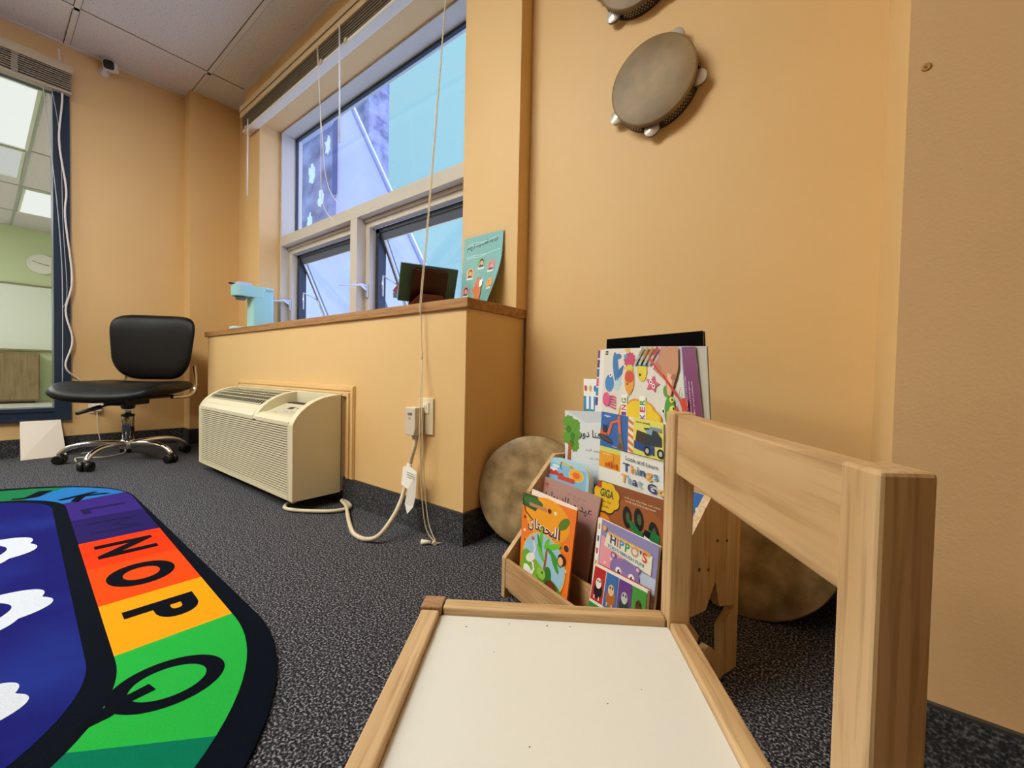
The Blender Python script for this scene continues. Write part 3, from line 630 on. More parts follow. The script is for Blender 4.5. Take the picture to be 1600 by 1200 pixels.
for k in range(5):
    a = R(29+72*k-48); c, s_ = math.cos(a), math.sin(a)
    m = MB(); P = [(c*.03, s_*.03, .100), (c*.10, s_*.10, .106), (c*.19, s_*.19, .104), (c*.25, s_*.25, .088), (c*.283, s_*.283, .062), (c*.288, s_*.288, .05)]
    m.tube(P, [.017, .016, .0145, .0135, .013, .012], smooth_pts=5, n=12); leg = link('base_leg', m, CHROME, t)
    m = MB(); d = Vector((-s_, c, 0)); p = Vector((c*.288, s_*.288, .026))
    for off in (-.016, .016):
        q = p+d*off; n = 20; vs = []
        for w_, r_ in ((-.011, .018), (-.009, .026), (.009, .026), (.011, .018)):
            for i in range(n): vs.append(q+d*w_+r_*(math.cos(2*math.pi*i/n)*Vector((c, s_, 0))+math.sin(2*math.pi*i/n)*Vector((0, 0, 1))))
        m.add(vs, [(j*n+i, j*n+(i+1) % n, (j+1)*n+(i+1) % n, (j+1)*n+i) for j in range(3) for i in range(n)], None, True); m.add(vs, [list(range(n)), list(range(3*n, 4*n))])
    m.lathe([(.012, .03), (.013, .058)], c=(p.x, p.y, 0)); link('caster', m, M('#0c0c0d', .4), leg)

# ---------------------------------------------------------------- alphabet rug
def rotp(x, y, deg, c=(-1.5, .365)): a = R(deg); dx, dy = x-c[0], y-c[1]; return (c[0]+dx*math.cos(a)-dy*math.sin(a), c[1]+dx*math.sin(a)+dy*math.cos(a))
def outline(x0, x1, y0, y1, r, deg, n=20):
    P = []
    for cx, cy, a0 in ((x1-r, y1-r, 90), (x1-r, y0+r, 0), (x0+r, y0+r, -90), (x0+r, y1-r, -180)):
        for k in range(n+1): a = R(a0-90*k/n); P.append(rotp(cx+r*math.cos(a), cy+r*math.sin(a), deg))
    return P
m = MB(); RUG = lambda h: noise_mat('rug_'+h, h, '#%02x%02x%02x' % tuple(min(255, int(int(h[i:i+2], 16)*1.10)+5) for i in (1, 3, 5)), (900, 900, 900), .95, bump=.35, spec=.05)
RK = RUG('#060c16')
m.prism(outline(-2.86, -.445, -1.5, .388, .555, -1.0), 0, .007, 'z', RK)
def cell(b0, b1, col):       # b: ('x', x) straight, ('r', deg) right corner, ('l', deg) left corner
    def pt(b, outer):
        if b[0] == 'x': return (b[1] if outer else b[1] + b[2] if len(b) > 2 else b[1], .363 if outer else .173)
        cx = -1.02 if b[0] == 'r' else -2.29; r = .498 if outer else .308
        return (cx+r*math.cos(R(b[1])), -.135+r*math.sin(R(b[1])))
    def seq(outer):
        P = [pt(b0, outer)]
        if b0[0] != 'x' or b1[0] != 'x':
            if b0[0] == 'x': k, s0 = b1[0], 90.0; P.append(pt((k, 90.0), outer))
            else: k, s0 = b0[0], b0[1]
            e0 = b1[1] if b1[0] != 'x' else 90.0
            for i in range(1, 13): P.append(pt((k, s0+(e0-s0)*i/12), outer))
            if b1[0] == 'x': P.append(pt(b1, outer))
        else: P.append(pt(b1, outer))
        return P
    O_, I_ = seq(True), seq(False)
    mat = RUG(col)
    for i in range(len(O_)-1):
        q = [rotp(*O_[i], -2.4), rotp(*O_[i+1], -2.4), rotp(*I_[i+1], -2.4), rotp(*I_[i], -2.4)]
        if (Vector(q[0])-Vector(q[1])).length > 1e-5 or (Vector(q[2])-Vector(q[3])).length > 1e-5: m.add([(a, b, .0076) for a, b in q], [(0, 1, 2, 3)], mat)
cell(('l', 185), ('l', 139), '#176b41'); cell(('l', 139), ('l', 103), '#236cae'); cell(('l', 103), ('x', -2.075), '#322270'); cell(('x', -2.075), ('x', -1.785), '#221a55')
cell(('x', -1.785), ('x', -1.54), '#e2330f'); cell(('x', -1.54), ('x', -1.284), '#e04211'); cell(('x', -1.284), ('x', -1.04), '#ef9411'); cell(('x', -1.04), ('r', 50), '#22a03c'); cell(('r', 50), ('r', 14), '#04694d')
cell(('r', 14), ('r', 0), '#3b9bd6')
RLET = RUG('#060a14')
def letter(ch, cx, cy, w, h, rot=0, bold=.045, mat=None):
    vs, fs = glyphs(ch, bold); x0 = min(p[0] for p in vs); x1 = max(p[0] for p in vs); y0 = min(p[1] for p in vs); y1 = max(p[1] for p in vs); out = []
    for x, y in vs:
        a = ((x-x0)/(x1-x0)-.5)*w; b = ((y-y0)/(y1-y0)-.5)*h
        px, py = rotp(cx+a*math.cos(R(rot))-b*math.sin(R(rot)), cy+a*math.sin(R(rot))+b*math.cos(R(rot)), -2.4); out.append((px, py, .0082))
    m.add(out, fs, mat or RLET)
def qletter(cx, cy, rot):
    def P(a, b): c, s_ = math.cos(R(rot)), math.sin(R(rot)); return rotp(cx+a*c-b*s_, cy+a*s_+b*c, -2.4) + (.0082,)
    n = 48; vs = [P(.067*math.cos(2*math.pi*k/n), .080*math.sin(2*math.pi*k/n)) for k in range(n)]+[P(.043*math.cos(2*math.pi*k/n), .053*math.sin(2*math.pi*k/n)) for k in range(n)]
    m.add(vs, [(k, (k+1) % n, n+(k+1) % n, n+k) for k in range(n)], RLET)
    m.add([P(a, b)[:2]+(.0084,) for a, b in ((-.008, -.028), (.012, -.014), (.026, -.040), (.052, -.060), (.066, -.086), (.048, -.098), (.030, -.080), (.010, -.055))], [list(range(8))], RLET)
letter('L', -2.175, .268, .085, .125, 4, .02, RUG('#1d1846')); letter('M', -1.93, .268, .14, .125, 0, .0, RUG('#1d1846')); letter('N', -1.665, .266, .125, .13); letter('O', -1.42, .266, .155, .135); letter('P', -1.165, .266, .10, .125)
qletter(-.885, .225, -22); letter('K', -2.42, .235, .11, .125, 29); letter('J', -2.60, .09, .08, .125, 66)
letter('R', -.63, .05, .11, .13, -58)
FIELD = noise_mat('rug_field', '#191a68', '#27409c', (2.2, 2.2, 2.2), .95, .5, .95, bump=.3, bscale=700, spec=.05)
m.add([(a, b, .0076) for a, b in outline(-2.575, -.775, -1.2, .137, .28, -2.4)], [list(range(84))], FIELD)
CLD = RUG('#bcc4d2')
def cloud(cx, cy, rx, ry, lobes, ph, h=.0082, hole=True):
    n = 96
    def pt(k, s, z): a = 2*math.pi*k/n; q = (1+.15*abs(math.sin(lobes*a/2+ph)))*s; return (cx+rx*q*math.cos(a), cy+ry*q*math.sin(a), z)
    if hole:
        vs = [pt(k, 1, h) for k in range(n)]+[(cx+rx*.66*(1+.04*math.sin(9*2*math.pi*k/n))*math.cos(2*math.pi*k/n), cy+ry*.66*math.sin(2*math.pi*k/n), h) for k in range(n)]
        m.add(vs, [(k, (k+1) % n, n+(k+1) % n, n+k) for k in range(n)], CLD)
    else: m.add([pt(k, 1, h) for k in range(n)], [list(range(n))], CLD)
cloud(-1.90, -.035, .135, .13, 7, .6); cloud(-1.435, -.045, .11, .135, 7, .4); cloud(-1.04, -.09, .085, .125, 7, .4); cloud(-2.3, -.3, .14, .15, 7, 0); cloud(-1.7, -.5, .2, .2, 8, 0); cloud(-1.15, -.6, .15, .2, 7, 0)
tag(link('alphabet_rug', m), 'oval classroom rug with coloured alphabet squares and white clouds', 'rug')

# ---------------------------------------------------------------- toddler chair
# local x: across from the open side to the backrest, local y: away from the camera
t = thing('toddler_chair', 'small pine toddler chair with glossy white seat beside the camera', 'chair', (-.149, .5, 0), R(34.5)); T = .026
def legpost(x0, y0, z1): m = MB(); m.box(x0, x0+T, y0, y0+T+.004 if y0 > -.1 else y0+T, 0, z1); return m
XO = -.297
lp = link('back_leg', legpost(0, 0, .508), PZ, t, .0022); link('back_leg', legpost(0, -.2935, .508), PZ, t, .0022)
for y0 in (.0, -.2935):
    m = MB(); m.box(XO, XO+T, y0, y0+T, 0, .2635); o = link('front_leg', m, wood('end_grain', '#bb9470', '#a07a55', 'z'), t, .0015)
    if y0 < -.1: pass
m = MB(); m.box(.004, .022, -.2675, 0, .437, .5065); link('back_slat', m, wood('pine_back', '#d8b98c', '#c09a68', 'y', .55), t, .002)
m = MB(); m.box(XO+T+.001, -.001, .003, .003+T*.8, .225, .262); link('side_rail', m, PX, t, .0022)
m = MB(); m.box(XO+T+.001, -.001, -.2905, -.2905+T*.8, .225, .262); link('side_rail', m, PX, t, .0022)
m = MB(); m.box(XO+.002, XO+T-.002, -.2675, -.001, .225, .261); link('front_rail', m, PY, t, .0022)
m = MB(); m.box(.002, .021, -.2675, -.001, .225, .261); link('rear_rail', m, PY, t, .0022)
m = MB(); m.box(XO+T-.0015, .0015, -.2700, .0025, .245, .2525, M('#e7e6de', .28))
for x, y, r_ in ((-.187, -.008, .0008), (-.142, -.0075, .0012), (-.115, -.007, .0009), (-.237, -.018, .0011), (-.20, -.06, .0006), (-.09, -.12, .0007), (-.16, -.17, .0007), (-.055, -.10, .0006)):
    m.add([(x+r_*math.cos(k*math.pi/5), y+r_*math.sin(k*math.pi/5), .25262) for k in range(10)], [list(range(10))], M('#4a453c', .6))
link('seat_panel', m, None, t)

# ---------------------------------------------------------------- book rack and its books
RW, RD = .448, .250
RACK = (-.641, .797, 0); RZ = math.atan2(-.326, .946)
t = thing('book_rack', 'pine tiered book rack with star cutouts full of picture books', 'book rack', RACK, RZ)
side = [(0, 0), (0, .097), (.07, .172), (.07, .252), (.150, .340), (.25, .340), (.25, 0)]
def panel(x0, x1):
    # side board with star hole: outline bridged to the star
    st = [(.162+.078*(1 if i % 2 == 0 else .47)*math.cos(R(83-36*i)), .108+.078*(1 if i % 2 == 0 else .47)*math.sin(R(83-36*i))) for i in range(10)]
    from mathutils.geometry import tessellate_polygon
    allp = side+st; tri = tessellate_polygon([[Vector((a, b, 0)) for a, b in side], [Vector((a, b, 0)) for a, b in st]])
    n = len(allp); m = MB(); vs = [(x0, a, b) for a, b in allp]+[(x1, a, b) for a, b in allp]; ns = len(side)
    fs = [tuple(x) for x in tri]+[tuple(n+i for i in x) for x in tri]
    fs += [(i, (i+1) % ns, n+(i+1) % ns, n+i) for i in range(ns)]+[(ns+i, ns+(i+1) % 10, n+ns+(i+1) % 10, n+ns+i) for i in range(10)]
    m.add(vs, fs); return m
pl = link('side_panel', panel(0, .014), PZ, t); pr = link('side_panel', panel(RW-.014, RW), PZ, t)
for y, z in ((.174, .258), (.205, .252), (.121, .218), (.148, .212), (.108, .098)):
    m = MB(); m.lathe([(.003, RW-.0005), (.003, RW+.0006), (0, RW+.0007)], c=(0, y, z), axis='x', n=12); link('screw', m, M('#3a2a18', .5), pr)
for (y0, z0, z1) in ((.001, .026, .097), (.068, .045, .110), (.139, .17, .235), (.194, .32, .37)):
    m = MB(); m.box(.0145, RW-.0145, y0, y0+.008, z0, z1); link('front_board', m, wood('pine_board', '#d4b083', '#bc9260', 'x'), t, .0015)
for (y0, y1, z) in ((.010, .068, .014), (.077, .139, .042), (.148, .194, .168), (.203, .242, .32)):
    m = MB(); m.box(.0145, RW-.0145, y0, y1, z, z+.008); link('tier_base', m, PX, t)
m = MB(); m.box(.0145, RW-.0145, .243, .249, .17, .36); link('back_board', m, PX, t)

DULL = noise_mat('dull_black_cloth', '#030303', '#070707', (300, 300, 300), .8, spec=.05)
def book(name, label, cat, bk0, z0, lean, q, th, art, bands=None, cover='#ffffff', page='#efe9d8', rad=0.0, group='picture books on the rack', bend=0.0):
    """q: TL TR BR BL corners in the leaning plane (along the rack, up the slope); th thickness, front faces the reader"""
    b = thing(name, label, cat, RACK, RZ, group)
    a = R(lean); ca, sa = math.cos(a), math.sin(a)
    TLc, TRc, BRc, BLc = q
    W_ = ((TRc[0]-TLc[0])+(BRc[0]-BLc[0]))/2; H_ = ((TLc[1]-BLc[1])+(TRc[1]-BRc[1]))/2
    def fn(u, v, h):
        x = (TLc[0]*(1-u)+TRc[0]*u)*v+(BLc[0]*(1-u)+BRc[0]*u)*(1-v); s_ = (TLc[1]*(1-u)+TRc[1]*u)*v+(BLc[1]*(1-u)+BRc[1]*u)*(1-v)
        d = -h + bend*((1-u)**2)*v*v
        return (x, bk0+s_*sa+d*ca, z0+s_*ca-d*sa)
    if rad:
        P = []
        for cx, cy, a0 in ((1, 1, 0), (0, 1, 90), (0, 0, 180), (1, 0, 270)):
            ru = rad/W_; rv = rad/H_
            for k in range(7):
                g = R(a0+15*k); P.append((cx+(-ru if cx else ru)+ru*math.cos(g), cy+(-rv if cy else rv)+rv*math.sin(g)))
    else:
        P = [(i/6, 0) for i in range(6)]+[(1, i/6) for i in range(6)]+[(1-i/6, 1) for i in range(6)]+[(0, 1-i/6) for i in range(6)]
    def slab(m, d0, d1, ins=0.0):
        P2 = [(.5+(u-.5)*(1-ins), .5+(v-.5)*(1-ins)) for u, v in P]
        n = len(P2); vs = [fn(u, v, -d0) for u, v in P2]+[fn(u, v, -d1) for u, v in P2]
        c0 = len(vs); vs += [fn(.5, .5, -d0), fn(.5, .5, -d1)]
        m.add(vs, [(i, (i+1) % n, c0) for i in range(n)]+[(n+(i+1) % n, n+i, c0+1) for i in range(n)]+[(i, (i+1) % n, n+(i+1) % n, n+i) for i in range(n)])
    ct = min(.0012, th*.25)
    m = MB(); k0 = len(m.v); slab(m, 0, ct)
    m.mats.append(M(cover)); m.mi = [0]*len(m.f)
    A = Art(m, fn, W_/H_); art(A); link('front_cover', m, None, b)
    m = MB(); slab(m, th-ct, th); link('back_cover', m, M(bands or cover), b)
    m = MB(); slab(m, ct, th-ct, .02); link('pages', m, M(page, .8), b)
    return b

def art_orange(A):
    A.rect(0, 0, 1, 1, '#ee7a1d', 6); A.k = 0.94; A.ell(.5, .80, .42, .22, '#f2a21d'); A.poly([(0, 1), (0, .86), (.28, .84), (.36, .93), (.30, 1)], '#2f5a2a')
    A.ell(.22, .93, .2, .045, '#3f6f2f'); A.ell(.82, .83, .1, .05, '#5f7a2b', rot=30); A.text('~~~~~', .16, .885, .30, .02, '#d9a08a'); A.rect(.15, .88, .50, .915, '#c2806a')
    A.line([(0, .93), (.08, .80), (.24, .74)], .02, '#33301a')
    for u, v, r, c in ((.55, .90, .035, '#5c1d10'), (.07, .74, .025, '#7c2213'), (.9, .62, .055, '#f2a04a'), (.9, .62, .045, '#5c1d10'), (.66, .90, .026, '#f7e8cf'), (.08, .60, .022, '#f7e8cf'), (.1, .5, .02, '#3c5a20'), (.93, .42, .022, '#f2e0c0')): A.ell(u, v, r, r*.7, c)
    A.text(shape_ar('البجعتان'), .15, .625, .62, .145, '#f6efe2', .075); A.text(shape_ar('البجعتان'), .15, .625, .62, .145, '#5a140e', .02)
    A.ell(.5, .36, .44, .30, '#f3b63a', 32); A.ell(.5, .36, .42, .285, '#9cc6de', 32)
    A.ell(.30, .22, .27, .15, '#7fb52a'); A.ell(.62, .17, .28, .10, '#5c9a2c'); A.ell(.18, .34, .13, .08, '#6cab33')
    A.poly([(.52, .30), (.57, .30), (.585, .53), (.55, .53)], '#9a5a2a')
    for r_, du, dv, L in ((150, -.13, .05, .16), (30, .13, .05, .16), (200, -.14, -.02, .15), (-35, .17, -.05, .17), (-65, .2, -.12, .11), (235, -.12, -.08, .12), (90, 0, .05, .08)): A.ell(.56+du*.9, .53+dv*.9, L*.9, .028, '#3f9a2a' if abs(du) > .13 else '#6cc22f', rot=r_*.6)
    A.ell(.62, .27, .07, .10, '#2f7a2a'); A.ell(.25, .36, .10, .045, '#e9e9e2', rot=20); A.line([(.30, .38), (.34, .47), (.31, .53), (.28, .56)], .03, '#eceae2'); A.ell(.28, .56, .03, .02, '#d9603a')
    A.ell(.22, .19, .12, .075, '#f2f1ea', rot=-25); A.line([(.29, .20), (.34, .27), (.30, .33), (.28, .345)], .035, '#f2f1ea'); A.poly([(.28, .35), (.38, .32), (.3, .33)], '#e28a2a')
    A.ell(.50, .27, .085, .055, '#8fc24a'); A.ell(.52, .285, .014, .012, '#111111'); A.ell(.46, .14, .15, .055, '#9ccb3a', rot=-25); A.ell(.72, .17, .13, .085, '#6b2d17', rot=-15); A.ell(.72, .18, .09, .055, '#84391d', rot=-15)
    A.ell(.85, .50, .065, .055, '#33180f'); A.ell(.84, .485, .045, .04, '#f0b489')
    A.text(shape_ar('والن'), .52, .0, .34, .085, '#f6efe2', .05); A.text(shape_ar('والن'), .52, .0, .34, .085, '#3b1a14', .01)
def art_pink(A):
    A.rect(0, 0, 1, 1, '#b48c84', 4); A.k = 0.66; A.text(shape_ar('عيد ميلاد بوليد'), .10, .66, .82, .16, '#2b1d33', .014)
    A.text(shape_ar('منا دور بعد اليد'), .50, .865, .30, .028, '#6b4a52', .0); A.text(shape_ar('دور'), .60, .825, .10, .02, '#6b4a52', .0)
    A.ell(.14, .90, .035, .028, '#c2504a'); A.rect(.10, .85, .19, .86, '#a5564e')
    A.ell(.55, .45, .17, .10, '#3a2220', a0=0, a1=180); A.ell(.50, .28, .25, .22, '#6d463f'); A.ell(.50, .20, .14, .14, '#2c1a1a'); A.ell(.58, .44, .10, .07, '#8a5a48')
def art_hippo(A):
    A.rect(0, 0, 1, 1, '#8c86b8', 3); A.k = 0.64; A.rect(.09, 0, .5, .80, '#e79aa6'); A.rect(0, 0, .075, 1, '#f2eee4')
    for k, c in enumerate(('#d0a040', '#5a6a90', '#c0403a', '#d49a3a', '#4a5a70')): A.rect(.02, .86-k*.155, .055, .93-k*.155, c)
    A.rect(.62, .05, 1, .62, '#b9c8de'); A.rect(.7, .30, 1, .36, '#e9eef5'); A.rect(.7, .12, 1, .15, '#e9eef5'); A.ell(.82, .41, .08, .05, '#a9cc9a'); A.ell(.85, .24, .08, .05, '#d7c2a0'); A.ell(.75, .22, .05, .04, '#a9b9d9')
    for u, v in ((.2, .5), (.3, .58), (.16, .40), (.35, .44), (.25, .34)): A.ell(u, v, .02, .015, '#f6cfd2')
    A.poly([(.16, .70), (.93, .63), (.93, .85), (.20, .87)], '#e6e2cd'); A.poly([(.22, .845), (.90, .825), (.90, .875), (.22, .895)], '#dcab4e')
    A.multi("HIPPO'S", .26, .765, .60, .105, ['#233a66', '#d9562f', '#3a8fb0', '#3f9a52', '#c79a86', '#233a66', '#d23a2c'], .03, -.02)
    A.text('TOOTHBRUSH FUN', .22, .700, .60, .042, '#4f86a6', .01, skew=-.02); A.text('TOUCH, FEEL, PULL, SLIDE', .28, .85, .52, .022, '#fff6dc', .0)
    A.ell(.15, .91, .035, .035, '#e9a94a')
    A.ell(.34, 0.640, .045, .04, '#76649c'); A.ell(.74, 0.620, .045, .04, '#76649c'); A.ell(.34, 0.640, .024, .022, '#e7b9c6'); A.ell(.74, 0.620, .024, .022, '#e7b9c6')
    A.ell(.54, 0.515, .24, .14, '#8672ad'); A.ell(.54, 0.395, .26, .12, '#9482ba')
    for u in (.45, .66): A.ell(u, 0.495, .05, .045, '#f5f2ec'); A.ell(u+.01, 0.485, .028, .03, '#3a1d1c'); A.ell(u+.02, 0.500, .01, .01, '#ffffff')
    A.ell(.47, 0.395, .015, .012, '#4c3a70'); A.ell(.63, 0.385, .015, .012, '#4c3a70')
def art_animals(A):
    A.rect(0, 0, 1, 1, '#efece2', 3); A.k = .82
    for k, (c, a, b) in enumerate((('#c22a26', '#1a1a1a', '#f2efe6'), ('#3f6fb0', '#b8672a', '#e9c79a'), ('#6d3f8c', '#2c3d3a', '#c9cbc0'), ('#4c9a3c', '#8a6a3a', '#5a3f22'))):
        x = .01+k*.25; A.rect(x, .50, x+.235, .97, c); A.ell(x+.125, .66, .085, .12, a); A.ell(x+.12, .76, .055, .075, b)
        A.ell(x+.10, .79, .012, .02, '#0c0c0c'); A.ell(x+.145, .79, .012, .02, '#0c0c0c'); A.line([(x+.07, .58), (x+.07, .53)], .02, b); A.line([(x+.16, .58), (x+.16, .53)], .02, b)
    A.rect(.01, .14, .245, .47, '#2f8a3f'); A.ell(.13, .30, .075, .07, '#16242c'); A.poly([(.04, .27), (.13, .31), (.10, .23)], '#16242c'); A.ell(.19, .36, .03, .04, '#16242c')
    A.text('animals', .36, .28, .4, .12, '#2c5b86', .02)
def art_dino(A):
    A.rect(0, 0, 1, 1, '#8c4f24', 3); A.k = 0.74; A.ell(.6, .7, .4, .2, '#9d5a28')
    A.blob(.16, .84, .21, .16, '#2b2313', 8); A.blob(.16, .845, .195, .15, '#e8ba1f', 8); A.text('GIGA', .06, .84, .22, .09, '#1d5a2c', .04); A.text('lift the flap', .05, .78, .20, .03, '#3a2c10', 0); A.text('book', .1, .73, .12, .03, '#3a2c10', 0)
    A.text('with over fifty flaps and more', .44, .90, .50, .022, '#f1e3c6', 0); A.text('to lift and find underneath', .46, .87, .42, .02, '#f1e3c6', 0)
    for u, v in ((.50, .72), (.66, .74), (.86, .66)): A.ell(u, v, .065, .11, '#14181a', rot=10); A.ell(u+.01, v, .028, .055, '#4a5a3a', rot=10)
    A.poly([(.52, .70), (.56, .62), (.72, .55), (.92, .54), (.94, .66), (.80, .68), (.70, .62), (.58, .70)], '#1f7a3f'); A.poly([(.72, .60), (.80, .58), (.83, .66), (.75, .67)], '#0d1114'); A.poly([(.74, .585), (.82, .565), (.82, .59), (.74, .61)], '#f2efe2')
    A.ell(.14, .60, .12, .07, '#e08a1c'); A.line([(.2, .58), (.28, .54), (.36, .52)], .04, '#16140f'); A.ell(.93, .50, .07, .05, '#16140f'); A.rect(0, .93, .06, .99, '#c33a2a')
def art_round(A):
    A.rect(.06, .06, .94, .94, '#86c0e0'); A.k = 0.6; A.ell(.22, .86, .09, .025, '#dff0f8'); A.ell(.18, .80, .1, .03, '#dff0f8')
    A.ell(.72, .80, .17, .095, '#f4cf6a'); A.ell(.72, .80, .145, .085, '#f3ae2e'); A.ell(.72, .80, .085, .05, '#e9702a')
    A.line([(.66, .90), (.35, .95)], .05, '#e2b93a'); A.line([(.35, .95), (.34, .85), (.38, .83)], .02, '#2d4050'); A.ell(.60, .91, .04, .022, '#caa02c')
    A.poly([(.06, .74), (.12, .79), (.18, .76), (.24, .80), (.32, .75), (.40, .78), (.45, .72), (.06, .70)], '#c93a30'); A.rect(.3, .66, .7, .73, '#cf4a3a')
def art_things(A):
    A.rect(0, 0, 1, 1, '#e9e9e2', 3); A.k = 0.64; A.rect(0, .56, .475, 1, '#2c63b0'); A.rect(.475, .56, 1, 1, '#e2dc62'); A.rect(0, .30, .36, .56, '#e9a21c'); A.rect(0, .50, .36, .56, '#cfd66a')
    A.rect(.475, .56, .56, 1, '#eee3cc')
    for k in range(5): A.poly([(.475, .60+k*.085), (.56, .56+k*.085), (.56, .60+k*.085), (.475, .64+k*.085)], '#dd7a35')
    A.text('digger', .06, .94, .12, .03, '#eef3fa', .01); A.text('tow truck', .60, .945, .22, .028, '#3a4a30', .01); A.text('dumper', .06, .46, .14, .025, '#f6ecd0', .01); A.text('digger', .22, .58, .1, .015, '#eef3fa', 0)
    A.line([(.14, .72), (.20, .88), (.33, .93)], .045, '#dd6a2c'); A.poly([(.30, .97), (.34, .99), (.37, .76), (.32, .76)], '#dd6a2c'); A.poly([(.30, .57), (.42, .57), (.40, .68), (.37, .77), (.33, .77)], '#77675a'); A.poly([(.31, .58), (.41, .58), (.38, .64), (.33, .66)], '#5a4d44')
    A.rect(0, .71, .12, .77, '#d9602a'); A.rect(.05, .74, .12, .84, '#20303c'); A.ell(.10, .665, .14, .035, '#2c2a28', rot=-14); A.ell(.10, .665, .11, .02, '#4c4842', rot=-14)
    A.poly([(.58, .64), (.88, .60), (.88, .70), (.58, .73)], '#1f3f8c'); A.poly([(.60, .73), (.76, .70), (.78, .84), (.62, .86)], '#3a3026'); A.poly([(.76, .70), (.98, .72), (.98, .82), (.88, .92), (.72, .90), (.78, .84)], '#27343e'); A.poly([(.74, .88), (.86, .90), (.84, .83), (.78, .84)], '#7fa6bb'); A.poly([(.80, .90), (.98, .88), (.98, .93), (.82, .93)], '#7f8f9a')
    for u in (.78, .97): A.ell(u, .64, .05, .055, '#101214'); A.ell(u, .64, .025, .03, '#b9bec2')
    for k in range(5): A.rect(.12+k*.045, .32+.01*(k % 2), .145+k*.045, .37+.014*(k % 3), '#d3481f')
    A.line([(.26, .36), (.26, .50)], .008, '#b0601a')
    A.text('Look and Learn', .46, .470, .48, .05, '#2c4562', .008, skew=-.02)
    A.multi('Things', .42, .335, .52, .10, ['#1d4a86', '#e8a64a', '#4d8fbe', '#1d4a86', '#e8a64a', '#4d8fbe'], .018)
    A.multi('That', .40, .20, .32, .10, ['#e8a64a', '#7fb3cf', '#1d3a78', '#7fb3cf'], .018); A.multi('Go', .80, .185, .24, .10, ['#1d3a78', '#e8b64a'], .018)
    A.rect(.36, .565, 1, .572, '#20303c')
def art_arabic(A):
    A.rect(0, 0, 1, 1, '#d9dde0', 3); A.k = 0.88; A.poly([(.05, 1), (1, 1), (.9, .9), (.5, .88)], '#c6ccd2')
    for u, v, ru, rv in ((.10, .88, .13, .06), (.18, .80, .17, .07), (.14, .71, .17, .07), (.26, .86, .10, .045), (.24, .64, .10, .06), (.30, .75, .08, .05)): A.blob(u, v, ru, rv, '#5f9a2c', 9, .2)
    for u, v, ru, rv in ((.10, .80, .06, .04), (.2, .73, .06, .04), (.18, .66, .06, .04)): A.ell(u, v, ru, rv, '#3f7a20')
    A.poly([(.10, .66), (.17, .66), (.15, .45), (.22, .25), (.0, .25), (.06, .45)], '#a8582a')
    A.text(shape_ar('منا دور'), .36, .715, .48, .10, '#23262c', .012); A.text(shape_ar('بعد اليد'), .5, .60, .32, .03, '#5a5f66', 0); A.text(shape_ar('ميلاد دور'), .6, .53, .26, .022, '#5a5f66', 0)
    A.ell(.66, .24, .10, .09, '#3f8fcc'); A.ell(.68, .14, .16, .08, '#4f9ab0'); A.ell(.58, .30, .04, .06, '#3f8fcc', rot=20); A.ell(.77, .27, .06, .04, '#3f8fcc', rot=40)
